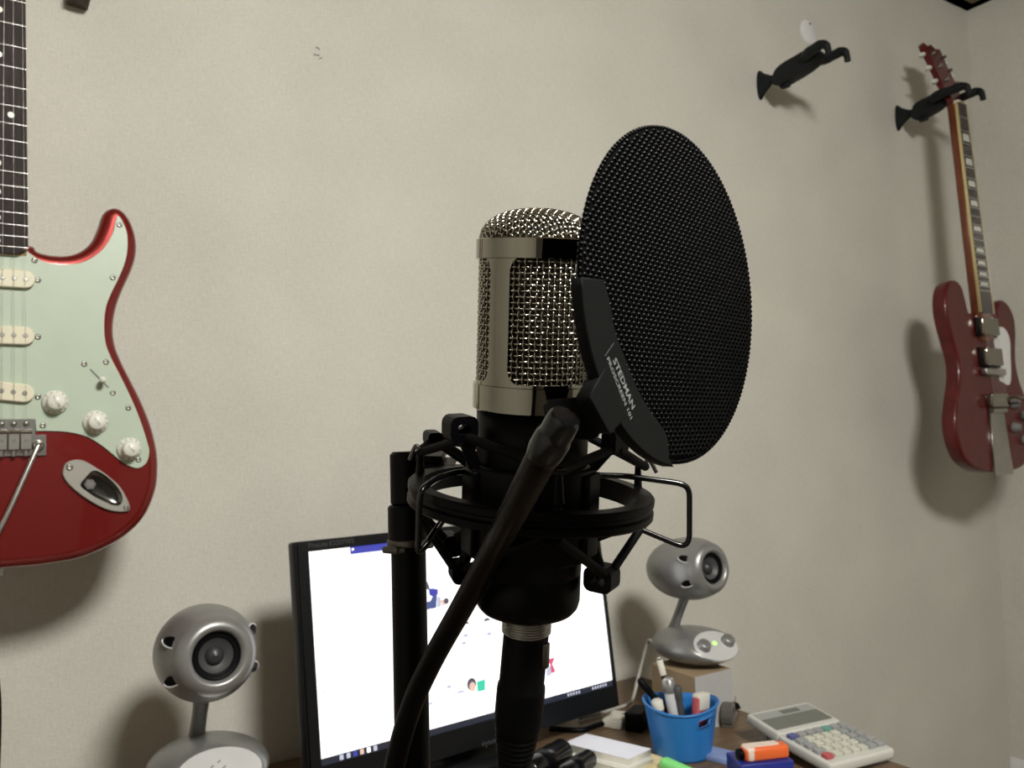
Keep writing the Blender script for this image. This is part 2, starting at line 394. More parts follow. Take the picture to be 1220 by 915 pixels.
# neck
NUT = 0.648
def nw(y): return 0.0212 + (0.0285 - 0.0212) * (NUT - y) / (NUT - 0.1926)
end = S(16, 304.5)[1]
fb = [(nw(end) - 0.0005, end + 0.011), (nw(end) - 0.003, end + 0.004), (nw(end) - 0.010, end), (-nw(end) + 0.010, end), (-nw(end) + 0.003, end + 0.004), (-nw(end), end + 0.011), (-nw(NUT), NUT), (nw(NUT), NUT)]
neck = MB().slab([(nw(0.16) - 0.001, 0.185), (nw(NUT) - 0.001, NUT + 0.01), (-nw(NUT) + 0.001, NUT + 0.01), (-nw(0.16) + 0.001, 0.185)], -0.016, 0.0035, 0.004, seg=2).build('neck', 'maple', st)
FZ = 0.0085
fbo = MB().slab(fb, 0.0032, FZ, 0.0008, seg=2, both=False).build('fretboard', 'rosewood', st)
for k in range(1, 22):
    y = NUT * 2 ** (-k / 12); w = nw(y)
    MB().tube([(-w, y, FZ - 0.0002), (0, y, FZ + 0.0002), (w, y, FZ - 0.0002)], 0.0010, 6).build('fret', 'steel', fbo)
    if k in (3, 5, 7, 9, 15, 17, 19, 21, 12):
        ym = NUT * (2 ** (-k / 12) + 2 ** (-(k - 1) / 12)) / 2
        for xx in ((-0.0115, 0.0115) if k == 12 else (0.0,)):
            MB().cyl((xx, ym, FZ - 0.001), (xx, ym, FZ + 0.0002), 0.0032, 14).build('inlay_dot', 'pearl', fbo)
MB().box((0, NUT + 0.002, 0.0075), (0.042, 0.004, 0.008)).build('nut', 'cream', st)
hs = [(0.021, 0.65), (0.022, 0.665), (0.034, 0.685), (0.040, 0.705), (0.036, 0.72), (0.038, 0.80), (0.034, 0.825), (0.015, 0.83), (-0.004, 0.815), (-0.014, 0.79), (-0.030, 0.74), (-0.040, 0.705), (-0.036, 0.69), (-0.024, 0.67), (-0.021, 0.65)]
MB().slab([(q.x, q.y) for q in catmull([Vector(q) for q in hs], 4)], -0.012, 0.001, 0.002, seg=2).build('headstock', 'maple', st)
for k in range(6):
    y = 0.70 + 0.02 * k; MB().cyl((-0.012 + 0.003 * k, y, 0.001), (-0.012 + 0.003 * k, y, 0.012), 0.004, 12).build('tuning_post', 'chrome', st)
    MB().box((-0.052 + 0.006 * k, y, -0.006), (0.022, 0.010, 0.006), bev=0.002).build('tuner_button', 'chrome', st)
# pickups
def pickup(cy, slope, name='pickup'):
    c = S(-6, cy); a = math.atan(slope); M = T(0, c[1], PZ) @ R(a, 'Z')
    L, H = 0.035, 0.0095
    o = [(L - H + H * math.cos(q), H * math.sin(q)) for q in (math.radians(-90 + 15 * i) for i in range(13))] + [(-L + H + H * math.cos(q), H * math.sin(q)) for q in (math.radians(90 + 15 * i) for i in range(13))]
    pk = MB().slab(o, 0, 0.006, 0.0012, seg=3, both=False, M=M).build(name, 'cream', st)
    for i in range(6):
        x = (i - 2.5) * 0.0105
        MB().cyl(M @ Vector((x, 0, 0.004)), M @ Vector((x, 0, 0.0068)), 0.0025, 12, bev=0.0004).build('pole_piece', 'nickel', pk)
    return pk
pickup(331.5, 0.0); pickup(399.5, 0.0); pickup(465.5, -0.115)
def screw(px, py, r=0.0031, z=PZ, par=None):
    q = S(px, py); o = MB().lathe([(r, 0), (r, 0.0007), (r * .7, 0.0016), (r * .42, 0.0018), (r * .35, 0.0009), (0.0001, 0.0009)], 14, M=T(q[0], q[1], z)).build('screw', 'nickel', par or st); return o
for q in [(45, 334), (45, 401.6), (45, 472.8), (41, 310.7), (142, 268.5), (134, 331), (126, 431.5), (152.5, 486), (164.5, 547.5), (50.8, 507), (100, 434), (134, 468)]: screw(*q)
# blade switch
a, b = Vector(S(107, 440)), Vector(S(129, 462)); d = (b - a); M = T(*((a + b) / 2), PZ) @ R(math.atan2(d.y, d.x), 'Z')
MB().box((0, 0, 0.0002), (d.length, 0.0016, 0.0006), M=M).build('switch_slot', 'ink', st)
sw = MB().tube([(0.003, 0, 0), (0.003, 0, 0.010)], 0.0014, 8, M=M).build('switch_lever', 'steel', st)
MB().lathe([(0.0001, 0), (0.0030, 0), (0.0036, 0.003), (0.0034, 0.007), (0.0022, 0.009), (0.0001, 0.0094)], 14, M=M @ T(0.003, 0, 0.007)).build('switch_tip', 'knobwhite', sw)
for (px, py, wd, rz) in ((65.5, 479.5, 'VOLUME', -1.1), (113.5, 503, 'TONE', -0.9), (153.5, 535, 'TONE', -0.8)):
    q = S(px, py); M = T(q[0], q[1], PZ)
    kn = MB().lathe([(0.0125, 0.001), (0.0128, 0.0022), (0.0122, 0.0034), (0.0100, 0.0052), (0.0088, 0.007), (0.0082, 0.0148), (0.0076, 0.0160), (0.0001, 0.0162)], 36, M=M).build('knob', 'knobwhite', st)
    text('lettering', wd, 0.0042, 'ink', kn, M @ T(0, 0, 0.0162) @ R(rz, 'Z') @ T(0, -0.0015, 0), 0.0001, 'CENTER', 0.8)
    tk = MB()
    for i in range(10):
        aa = -2.2 + 0.52 * i; tk.box((0.0107, 0, 0.0049), (0.0022, 0.0006, 0.0006), M=M @ R(aa, 'Z'))
    tk.build('tick_marks', 'ink', kn)
# jack plate with a dished socket
jo = [(74.4, 562), (78, 552), (88.8, 547.8), (99.7, 549), (114, 557), (128.5, 567), (141.7, 579), (150, 592.5), (154, 603), (152.5, 608.4), (141.7, 609.6), (127.3, 607), (110.5, 599), (93.6, 587.7), (80.4, 575.7), (75, 567)]
ji = [(95, 577.5), (102, 568), (109.5, 561), (118, 562), (132, 572), (142, 584), (145.5, 594), (142, 601.5), (132, 601), (114, 592.5), (102, 584.5)]
JO = ccw([(q.x, q.y) for q in catmull([Vector(S(*q)) for q in jo], 4)]); JI = ccw([(q.x, q.y) for q in catmull([Vector(S(*q)) for q in ji], 4)])
cen = sum(JI, Vector((0, 0))) / len(JI)
jp = MB().slab(JO, 0, 0.0042, 0.0008, seg=2, both=False, top=False)      # open the top, then bridge to the socket rim
n0 = len(JO); top = [(p.x, p.y, 0.0042) for p in inset(JO, 0.0008)]
K = 72
def angs(L): return sorted(range(len(L)), key=lambda i: math.atan2(L[i][1] - cen.y, L[i][0] - cen.x))
def samp(L, a):
    best = None; dv = Vector((math.cos(a), math.sin(a)))
    for i in range(len(L)):
        p, q = Vector(L[i][:2]) - cen, Vector(L[(i + 1) % len(L)][:2]) - cen; e = q - p
        den = dv.x * e.y - dv.y * e.x
        if abs(den) < 1e-12: continue
        tt = (p.x * e.y - p.y * e.x) / den; uu = (p.x * dv.y - p.y * dv.x) / den
        if tt > 0 and -1e-6 <= uu <= 1 + 1e-6: best = max(best or 0, tt)
    return cen + dv * (best or 0.001)
ro = [samp(top, 2 * PI * k / K) for k in range(K)]; ri = [samp(JI, 2 * PI * k / K) for k in range(K)]
jp.add([(q.x, q.y, 0.0042) for q in ro] + [(q.x, q.y, 0.0042) for q in ri], [(k, (k + 1) % K, K + (k + 1) % K, K + k) for k in range(K)], False)
jpo = jp.build('jack_plate', 'plate', st)
sk = MB(); vs = []; lev = [(1.0, 0.0042), (0.93, 0.0028), (0.8, 0.0014), (0.5, 0.0006), (0.02, 0.0004)]
for (sc, z) in lev: vs += [(cen.x + (q.x - cen.x) * sc, cen.y + (q.y - cen.y) * sc, z) for q in ri]
sk.add(vs, [(j * K + k, j * K + (k + 1) % K, (j + 1) * K + (k + 1) % K, (j + 1) * K + k) for j in range(len(lev) - 1) for k in range(K)], True)
sk.build('socket_dish', 'darkchrome', jpo)
q = S(107, 577); M = T(q[0], q[1], 0.0006)
MB().cyl((0, 0, 0), (0, 0, 0.003), 0.0058, 6, M=M).build('jack_nut', 'nickel', jpo)
MB().cyl((0, 0, 0), (0, 0, 0.0036), 0.0034, 14, M=M).build('jack_hole', 'ink', jpo)
screw(82.5, 556.5, 0.0036, 0.0042, jpo); screw(149.5, 604, 0.0028, 0.0042, jpo)
# bridge
def bx(mb, px0, py0, px1, py1, z0, z1, bev=0.0):
    a, b = S(px0, py0), S(px1, py1); return mb.box(((a[0] + b[0]) / 2, (a[1] + b[1]) / 2, (z0 + z1) / 2), (abs(a[0] - b[0]), abs(a[1] - b[1]), z1 - z0), bev=bev)
L0 = S(42, 500)[0]
br = MB(); bx(br, -54, 500, 42, 543, 0, 0.003, 0.0015); bx(br, 40, 518, 55, 543, 0, 0.003, 0.002)
bro = br.build('bridge_plate', 'steel', st)
for i in range(6):
    x = (i - 2.5) * 0.0111; y0 = S(0, 513)[1]
    sd = MB().box((x, y0 - 0.010, 0.0065), (0.0102, 0.021, 0.006), bev=0.0012).build('saddle', 'nickel', st)
    MB().cyl((x - 0.0048, y0 - 0.002, 0.0095), (x + 0.0048, y0 - 0.002, 0.0095), 0.0018, 10).build('saddle_ridge', 'chrome', sd)
    MB().cyl((x, y0 - 0.011, 0.0094), (x, y0 - 0.011, 0.0099), 0.0019, 10).build('saddle_hole', 'ink', sd)
    MB().lathe([(0.0030, 0), (0.0030, 0.0012), (0.001, 0.002), (0.0001, 0.002)], 12, M=T(x, S(0, 505)[1], 0.003)).build('screw', 'nickel', bro)
    MB().cyl((x, y0 - 0.021, 0.006), (x, y0 - 0.027, 0.006), 0.0022, 8).build('saddle_screw', 'nickel', sd)
    sx = (i - 2.5) * 0.0072
    MB().tube([(x, y0 - 0.002, 0.0112), (sx, NUT, 0.0118)], 0.00014 + 0.00004 * (5 - i), 5).build('string', 'nickel', st)
a = S(45, 531); b = S(-2, 629)
MB().tube(catmull([(a[0], a[1], 0.003), (a[0], a[1], 0.012), (a[0] - 0.003, a[1] - 0.006, 0.017), (b[0], b[1], 0.030), (b[0] - 0.03, b[1] - 0.055, 0.032)], 6, False), 0.0026, 10).build('tremolo_arm', 'steel', st)
MB().lathe([(0.006, 0), (0.0055, 0.004), (0.004, 0.006), (0.0001, 0.006)], 14, M=T(a[0], a[1], 0.003)).build('tremolo_collar', 'nickel', st)
q = S(-4, 682)
MB().cyl((q[0], q[1] + 0.008, -0.02), (q[0], q[1] - 0.006, -0.02), 0.006, 14).build('strap_button', 'nickel', st)
# strap hanging from the button
sp = [(q[0] - 0.024, q[1] - 0.004), (q[0] - 0.036, q[1] - 0.03), (q[0] - 0.036, q[1] - 0.06), (q[0] - 0.026, q[1] - 0.085), (q[0] - 0.0205, q[1] - 0.115), (q[0] - 0.0185, q[1] - 0.16), (q[0] - 0.021, q[1] - 0.25), (q[0] - 0.027, q[1] - 0.36), (q[0] - 0.03, q[1] - 0.45)]
sv = []; sf = []; cl = catmull([Vector(v) for v in sp], 5, False)
for i, v in enumerate(cl):
    hw = 0.008 + 0.017 * min(1, i / 9); 
    for (dx, dzz) in ((-hw, -0.0185), (hw, -0.0185), (hw, -0.0215), (-hw, -0.0215)): sv.append((O.x + v.x + dx, YS - dzz + 0.008 * min(1, i / 9), O.z + v.y))
for i in range(len(cl) - 1):
    for k in range(4): sf.append((i * 4 + k, i * 4 + (k + 1) % 4, i * 4 + 4 + (k + 1) % 4, i * 4 + 4 + k))
sf += [(0, 1, 2, 3), tuple(len(sv) - 4 + k for k in (3, 2, 1, 0))]
tag(MB().add(sv, sf).build('guitar_strap', 'strap'), 'dark brown strap hanging down below the metallic red guitar', 'strap')
hanger(O.x, O.z + 0.668, 'black long-arm hanger holding the neck of the metallic red guitar', 0.20)

# ------------------------------------------------------------------ empty hanger and the cherry guitar's hanger
p = P(905, 102, y=WD); hanger(p.x, p.z, 'empty black long-arm guitar hanger below the white round plate', 0.195)
p2 = P(1069, 141, y=WD); hanger(p2.x, p2.z, 'black long-arm hanger holding the neck of the dark cherry guitar', 0.195, ky=0.72)

# ------------------------------------------------------------------ cherry twin-horn guitar
YB = 1.012; xg = p2.x + 0.004
G0 = Vector((xg, YB, P(1165, 437, y=YB).z))
tilt = 0.062
sg = thing('electric_guitar', 'dark cherry twin-horned electric guitar with white pickguard and long chrome vibrato plate', 'guitar', T(*G0) @ R(PI / 2 - tilt, 'X'))
left = [(-0.024, 0.128), (-0.046, 0.118), (-0.058, 0.128), (-0.064, 0.155), (-0.074, 0.185), (-0.095, 0.197), (-0.120, 0.192), (-0.142, 0.170), (-0.152, 0.13), (-0.147, 0.09), (-0.134, 0.045), (-0.126, 0.01), (-0.132, -0.03), (-0.152, -0.075), (-0.168, -0.12), (-0.166, -0.165), (-0.145, -0.205), (-0.10, -0.23), (-0.05, -0.238), (0, -0.240)]
right = [(0.024, 0.128), (0.046, 0.114), (0.058, 0.120), (0.066, 0.140), (0.082, 0.160), (0.105, 0.164), (0.130, 0.150), (0.145, 0.12), (0.143, 0.085), (0.132, 0.045), (0.126, 0.01), (0.132, -0.03), (0.152, -0.075), (0.168, -0.12), (0.166, -0.165), (0.145, -0.205), (0.10, -0.23), (0.05, -0.238)]
MB().slab([(q.x, q.y) for q in catmull([Vector(q) for q in left + right[::-1]], 4)], -0.034, 0, 0.007, seg=4).build('body', 'cherry', sg)
pgo = [(-0.032, 0.118), (-0.036, 0.100), (-0.034, 0.078), (0.03, 0.075), (0.032, -0.02), (0.05, -0.035), (0.075, -0.04), (0.088, -0.02), (0.098, 0.03), (0.104, 0.07), (0.085, 0.095), (0.055, 0.098), (0.036, 0.118)]
MB().slab([(q.x, q.y) for q in catmull([Vector(q) for q in pgo], 3)], 0, 0.002, 0.0005, seg=2, both=False).build('pickguard', 'white', sg)
SN = 0.628
def sw_(y): return 0.0215 + 0.0065 * (SN - y) / (SN - 0.13)
MB().slab([(sw_(0.10), 0.06), (sw_(SN), SN + 0.01), (-sw_(SN), SN + 0.01), (-sw_(0.10), 0.06)], -0.014, 0.006, 0.005, seg=2).build('neck', 'mahogany', sg)
gb = MB().slab([(sw_(0.125), 0.125), (sw_(SN), SN), (-sw_(SN), SN), (-sw_(0.125), 0.125)], 0.006, 0.0115, 0.0006, seg=2, both=False).build('fretboard', 'rosewood', sg)
for s in (-1, 1):
    MB().slab([(s * (sw_(0.125) + 0.0005), 0.125), (s * (sw_(SN) + 0.0005), SN), (s * (sw_(SN) - 0.0025), SN), (s * (sw_(0.125) - 0.0025), 0.125)], 0.0058, 0.0119).build('binding', 'binding', gb)
for k in range(1, 23):
    y = SN * 2 ** (-k / 12); w_ = sw_(y)
    MB().box((0, y, 0.0118), (2 * w_, 0.0018, 0.0014)).build('fret', 'nickel', gb)
    if k in (3, 5, 7, 9, 12, 15, 17, 19, 21):
        y1 = SN * 2 ** (-(k - 1) / 12); ym = (y + y1) / 2; h = (y1 - y) * 0.28; ww = w_ * 0.62
        MB().slab([(-ww, ym - h), (ww, ym - h), (ww * .8, ym + h), (-ww * .8, ym + h)], 0.011, 0.0121).build('inlay', 'pearl', gb)
MB().box((0, SN + 0.002, 0.009), (0.043, 0.005, 0.012)).build('nut', 'cream', sg)
Mh = T(0, SN + 0.004, 0.004) @ R(-0.28, 'X') @ T(0, -SN - 0.004, -0.004)
ho = [(0.021, SN), (0.026, SN + 0.03), (0.036, SN + 0.055), (0.034, SN + 0.12), (0.038, SN + 0.175), (0.015, SN + 0.172), (0, SN + 0.182), (-0.015, SN + 0.172), (-0.038, SN + 0.175), (-0.034, SN + 0.12), (-0.036, SN + 0.055), (-0.026, SN + 0.03), (-0.021, SN)]
MB().slab([(q.x, q.y) for q in catmull([Vector(q) for q in ho], 3)], -0.009, 0.005, 0.0015, seg=2, M=Mh).build('headstock', 'cherry', sg)
for s in (-1, 1):
    for k in range(3):
        y = SN + 0.062 + 0.040 * k
        MB().cyl((s * 0.022, y, 0.004), (s * 0.022, y, 0.016), 0.004, 10, M=Mh).build('tuning_post', 'steel', sg)
        MB().lathe([(0.0001, -0.004), (0.007, -0.003), (0.0085, 0), (0.007, 0.003), (0.0001, 0.004)], 14, M=Mh @ T(s * 0.049, y, -0.004) @ R(PI / 2, 'X'), sx=1.1).build('tuner_button', 'pearl', sg)
        MB().cyl((s * 0.030, y, -0.004), (s * 0.044, y, -0.004), 0.0025, 8, M=Mh).build('tuner_shaft', 'steel', sg)
for cy in (0.092, 0.022):
    pk = MB().box((0, cy, 0.008), (0.070, 0.040, 0.016), bev=0.003).build('pickup', 'chrome', sg)
    MB().box((0, cy, 0.002), (0.086, 0.046, 0.005), bev=0.002).build('pickup_ring', 'blackmatte', pk)
MB().box((0, -0.012, 0.009), (0.086, 0.014, 0.012), bev=0.002).build('bridge', 'nickel', sg)
vb = MB().box((0, -0.078, 0.008), (0.075, 0.030, 0.018), bev=0.004).build('vibrato_bar', 'chrome', sg)
MB().cyl((-0.03, -0.100, 0.008), (0.03, -0.100, 0.008), 0.006, 12).build('vibrato_spring', 'nickel', vb)
MB().slab([(0.030, -0.10), (0.040, -0.245), (-0.040, -0.245), (-0.030, -0.10)], 0.0, 0.005, 0.001, seg=2, both=False).build('vibrato_plate', 'nickel', sg)
MB().tube(catmull([(0.030, -0.075, 0.012), (0.055, -0.073, 0.030), (0.075, -0.09, 0.036), (0.100, -0.16, 0.036), (0.108, -0.19, 0.034)], 5, False), 0.003, 8).build('vibrato_arm', 'chrome', sg)
for (x, y) in ((0.085, -0.085), (0.125, -0.115), (0.075, -0.14), (0.115, -0.17)):
    MB().lathe([(0.0125, 0), (0.0125, 0.005), (0.0095, 0.008), (0.0085, 0.015), (0.0001, 0.0155)], 18, M=T(x, y, 0)).build('knob', 'ink', sg)
for i in range(6):
    MB().tube([((i - 2.5) * 0.0104, -0.08, 0.017), ((i - 2.5) * 0.0104, -0.012, 0.0155), ((i - 2.5) * 0.0072, SN, 0.0145)], 0.0003, 4).build('string', 'nickel', sg)

# ------------------------------------------------------------------ microphone (its own leaning axis)
A0 = P(629, 690, depth=0.378); A1 = P(641, 290, depth=0.362)
az = (A1 - A0).normalized(); base = A0 - az * (A1 - A0).length * 38 / 400
tow = (CAM - base); tow = (tow - az * tow.dot(az)).normalized(); away = -tow; rt = away.cross(az)
MM = frameM(base, rt, away, az); MI = MM.inverted()
def pl(px, py, dy=0.0):
    o = MI @ CAM; d = MI.to_3x3() @ ray(px, py); return o + d * ((dy - o.y) / d.y)
def tz(py): return pl(635, py).z
def pol(r, a, z): a = math.radians(a); return Vector((r * math.sin(a), -r * math.cos(a), z))     # azimuth 0 = towards the camera, + = right
mic = thing('condenser_microphone', 'large black studio microphone with chrome bands and a silver mesh head', 'microphone', MM)
zb = tz(486); zt_ = tz(287); zs = tz(680)
RB = 0.0236; RH = 0.0250
MB().lathe([(0.0001, 0.0002), (0.012, 0.0), (0.0185, 0.0002), (0.0212, 0.0012), (0.0228, 0.0032), (RB, 0.0062), (RB, zs), (RB - 0.0005, zs + 0.0004), (RB - 0.0005, zs + 0.0009), (RB + 0.0001, zs + 0.0013), (RB + 0.0004, tz(600)), (0.0246, tz(540)), (0.0248, zb), (0.0001, zb)], 64).build('body', 'black', mic)
# threaded silver collar
z0 = -0.0115; pr = [(0.0001, z0), (0.0098, z0)]
for k in range(9):
    a = z0 + 0.0012 + k * 0.00118; pr += [(0.0104, a), (0.0112, a + 0.0004), (0.0112, a + 0.0008), (0.0104, a + 0.00118)]
pr += [(0.0108, 0.0012)]
MB().lathe(pr, 48).build('threaded_collar', 'nickel', mic)
# chrome head shell: two bands joined by two posts, rounded windows between
zw0 = tz(452.5); zw1 = tz(309); RO = 0.0258; RI = 0.0246
NA = 240; vs = []; fs = []; pc = -37.0; ph = 12.0; cr = 0.0055
def window(a):      # half gap to the nearest post edge, as arc length
    d = min(abs((a - pc + 180) % 360 - 180), abs((a - pc) % 360 - 180)) - ph
    return math.radians(d) * RO
cols = []
for i in range(NA):
    a = 360 * i / NA; g = window(a)
    if g <= 0: cols.append(None); continue
    k = 0 if g >= cr else cr - math.sqrt(max(0, cr * cr - (cr - g) ** 2))
    cols.append((zw0 + k, zw1 - k))
def strip(zlo, zhi):
    k = len(vs)
    return k
sh = MB()
for i in range(NA):
    j = (i + 1) % NA; a, b = 360 * i / NA, 360 * (i + 1) / NA
    ca, cb = cols[i], cols[j]
    segs = []
    if ca is None and cb is None: segs = [((zb, zt_), (zb, zt_))]
    else:
        mid = (zw0 + zw1) / 2
        ca = ca or (mid, mid); cb = cb or (mid, mid)
        if cols[i] is None: ca = (cb[0] + 0, cb[1]) if False else (zw0 + cr, zw1 - cr)
        if cols[j] is None: cb = (zw0 + cr, zw1 - cr)
        segs = [((zb, ca[0]), (zb, cb[0])), ((ca[1], zt_), (cb[1], zt_))]
    for (la, ha), (lb, hb) in segs:
        q = [pol(RO, a, la), pol(RO, b, lb), pol(RO, b, hb), pol(RO, a, ha), pol(RI, a, la), pol(RI, b, lb), pol(RI, b, hb), pol(RI, a, ha)]
        sh.add(q, [(0, 1, 2, 3)], True); sh.add(q, [(5, 4, 7, 6)], True); sh.add(q, [(4, 5, 1, 0), (3, 2, 6, 7)], False)
    if (cols[i] is None) != (cols[j] is None):
        e = b if cols[i] is None else a
        e = a if cols[i] is None else b
        q = [pol(RO, e, zw0 + cr), pol(RI, e, zw0 + cr), pol(RI, e, zw1 - cr), pol(RO, e, zw1 - cr)]
        sh.add(q, [(0, 1, 2, 3)], False)
sho = sh.build('chrome_head_frame', 'chrome', mic)
import bmesh
bm = bmesh.new(); bm.from_mesh(sho.data); bmesh.ops.remove_doubles(bm, verts=bm.verts, dist=1e-6)
bmesh.ops.recalc_face_normals(bm, faces=bm.faces)
for e in bm.edges:
    if len(e.link_faces) == 2 and e.link_faces[0].normal.angle(e.link_faces[1].normal, 0) > 0.6: e.smooth = False
    elif len(e.link_faces) != 2: e.smooth = False
bm.to_mesh(sho.data); bm.free()
def band(name, L):
    b_ = MB()
    for u, v in zip(L[:-1], L[1:]): b_.lathe([u, v], 120)
    return b_.build(name, 'chrome', mic)
band('top_band', [(RO - 0.0006, zt_ - 0.0088), (RO + 0.0009, zt_ - 0.0084), (RO + 0.0009, zt_ - 0.0004), (RO + 0.0005, zt_), (RI - 0.001, zt_ + 0.0002)])
band('bottom_band', [(RO - 0.0006, zw0 - 0.001), (RO + 0.0009, zw0 - 0.0014), (RO + 0.0009, zb + 0.0004), (RO + 0.0003, zb), (RI - 0.001, zb - 0.0002)])
# woven side grille
NV = 64; pitch = 2 * PI * 0.0245 / NV; NR = int((zw1 - zw0) / pitch) + 2; RG = 0.0246; AMP = 0.00045; WR = 0.00050
g = MB(); zg0 = zw0 - pitch
for i in range(NV):
    pts = []
    for k in range(NR * 4 + 1):
        z = zg0 + pitch * k / 4; ph_ = PI * (k / 4 + i)
        pts.append(pol(RG + AMP * math.cos(ph_), 360 * i / NV, z))
    g.tube(pts, WR, 5)
for j in range(NR + 1):
    pts = []
    for k in range(NV * 4):
        ph_ = PI * (k / 4 + j); pts.append(pol(RG - AMP * math.cos(ph_), 360 * k / 4 / NV, zg0 + pitch * j))
    g.tube(pts, WR, 5, closed=True)
stuff(g.build('side_grille_mesh', 'wire', mic))
# woven dome
HD = pl(643, 247).z - zt_ - 0.0006; RD = 0.0246
tab = []; acc = 0.0; pr_, pz_ = 0.0, HD          # dome profile as arc length -> (radius, height)
for k in range(201):
    th = PI / 2 * k / 200; r_ = RD * math.sin(th) ** (2 / 2.3); z_ = HD * math.cos(th) ** (2 / 2.3) if k < 200 else 0.0
    acc += math.hypot(r_ - pr_, z_ - pz_); tab.append((acc, r_, z_)); pr_, pz_ = r_, z_
SL = acc
def dome(x, y, off):
    q = min(math.hypot(x, y), SL); i = next((k for k in range(1, 201) if tab[k][0] >= q), 200)
    (s0_, r0_, z0_), (s1_, r1_, z1_) = tab[i - 1], tab[i]; f = (q - s0_) / max(1e-9, s1_ - s0_)
    r_, z_ = r0_ + (r1_ - r0_) * f, z0_ + (z1_ - z0_) * f
    d = Vector((r1_ - r0_, z1_ - z0_)).normalized(); r_ += -d.y * off; z_ += d.x * off
    u = (x / q, y / q) if q > 1e-9 else (1, 0)
    return Vector((u[0] * r_, u[1] * r_, zt_ - 0.0008 + z_))
g = MB(); pd = 0.00225; nd = int(SL / pd)
for axis in (0, 1):
    for i in range(-nd, nd + 1):
        c = (i + 0.5) * pd; 
        if abs(c) >= SL: continue
        L = math.sqrt(SL * SL - c * c); n = max(4, int(L * 2 / (pd / 4))); pts = []
        for k in range(n + 1):
            u = -L + 2 * L * k / n; x, y = (u, c) if axis == 0 else (c, u)
            wv = AMP * math.cos(PI * (u / pd - 0.5) + PI * i) * (1 if axis == 0 else -1)
            pts.append(R(0.6, 'Z') @ dome(x, y, wv))
        g.tube(pts, WR * 1.05, 5)
stuff(g.build('dome_grille_mesh', 'wire', mic))
MB().lathe([(0.0001, zb), (0.0218, zb), (0.0218, zt_), (0.020, zt_ + HD * 0.6), (0.012, zt_ + HD * 0.85), (0.0001, zt_ + HD * 0.9)], 32).build('inner_screen', 'inner', mic)

# ------------------------------------------------------------------ spider shock mount
sm = thing('shock_mount', 'black spider shock mount ring with elastic cords gripping the microphone', 'shock mount', MM)
zS0, zS1 = tz(655), tz(549)
MB().lathe([(0.0251, zS0), (0.0285, zS0), (0.0290, zS0 + 0.001), (0.0290, zS1 - 0.001), (0.0285, zS1), (0.0251, zS1)], 56).build('inner_sleeve', 'black', sm)
for a in (-62, 62): MB().box((0, -0.0295, (zS0 + zS1) / 2), (0.012, 0.003, zS1 - zS0 - 0.004), M=R(math.radians(a), 'Z'), bev=0.001).build('sleeve_rib', 'black', sm)
zr = pl(632, 591).z; rc = pl(632, 591)
MR = T(rc.x, 0, zr) @ R(math.radians(2.6), 'Y') @ R(math.radians(-2.0), 'X')
hR = 0.0048
rg = MB(); rp_ = [(0.0478, -hR), (0.0538, -hR), (0.0545, -hR + 0.0008), (0.0545, -0.0016), (0.0532, -0.0008), (0.0532, 0.0008), (0.0545, 0.0016), (0.0545, hR - 0.0008), (0.0538, hR), (0.0478, hR), (0.0478, -hR)]
for u, v in zip(rp_[:-1], rp_[1:]): rg.lathe([u, v], 140, M=MR)
rg.build('outer_ring', 'black', sm)
# wire levers
lv = [pl(704, 566, 0.010), pl(745, 567, 0.012), pl(812, 576, 0.012), pl(821.5, 583, 0.012), pl(821.5, 645, 0.012), pl(813, 651.5, 0.012), pl(735, 619, 0.012), pl(704, 607, 0.012)]
def wirepath(P_, n=4, rad=0.18):
    out = []; N = len(P_)
    for i, p in enumerate(P_):
        if i in (0, N - 1): out.append(p); continue
        a, b = P_[i - 1], P_[i + 1]
        da = min((a - p).length * .45, 0.004); db = min((b - p).length * .45, 0.004)
        s_, e_ = p + (a - p).normalized() * da, p + (b - p).normalized() * db
        for k in range(n + 1):
            t_ = k / n; out.append(s_ * (1 - t_) ** 2 + p * 2 * t_ * (1 - t_) + e_ * t_ * t_)
    return out
MB().tube(wirepath(lv), 0.00135, 8).build('wire_lever', 'blackgloss', sm)
dl = -0.038
lv2 = [pl(552, 562, -0.012), pl(541, 563, -0.016), pl(520, 570, -0.026), pl(502, 583, dl), pl(499.5, 600, dl), pl(498, 658, dl), pl(503, 655, dl), pl(535, 609, -0.022), pl(549, 604, -0.014)]
MB().tube(wirepath(lv2), 0.00135, 8).build('wire_lever', 'blackgloss', sm)
# lugs on the sleeve (U-shaped hooks), pegs on the ring, elastic between
def lug(px, py, dy, wpx, hpx, rz=0.0, tiltz=0.0, foot=None):
    c = pl(px, py, dy); k = 0.00037
    M = T(*c) @ R(rz, 'Z') @ R(tiltz, 'Y') @ R(PI / 2, 'X')
    o = MB().frame(wpx * k, hpx * k, 0.010, 0.0034, M=M).build('cord_hook', 'black', sm)
    if foot is not None:
        f = pl(*foot); d = (c - f)
        MB().tube([f, f + d * 0.5, c], 0.0028, 8).build('hook_arm', 'black', o)
    return c
UL = lug(548, 510, -0.018, 34, 30, 0.5, foot=(566, 556, -0.016))
UR = lug(733, 526, -0.012, 20, 28, -0.7, foot=(706, 556, -0.010))
UB = lug(516, 522, 0.026, 20, 18, 0.4, foot=(560, 552, 0.020))
LL = lug(549, 680, 0.004, 26, 26, 0.3, foot=(562, 642, 0.004))
LB = lug(535, 648, 0.024, 26, 28, 0.5, foot=(560, 630, 0.020))
LR = lug(717, 688, -0.006, 36, 30, -0.5, foot=(703, 640, -0.004))
def peg(px, py0, py1, dy):
    a, b = pl(px, py0, dy), pl(px, py1, dy)
    MB().tube([a, b], [0.0022, 0.0013], 8).build('peg', 'black', sm); return a, b
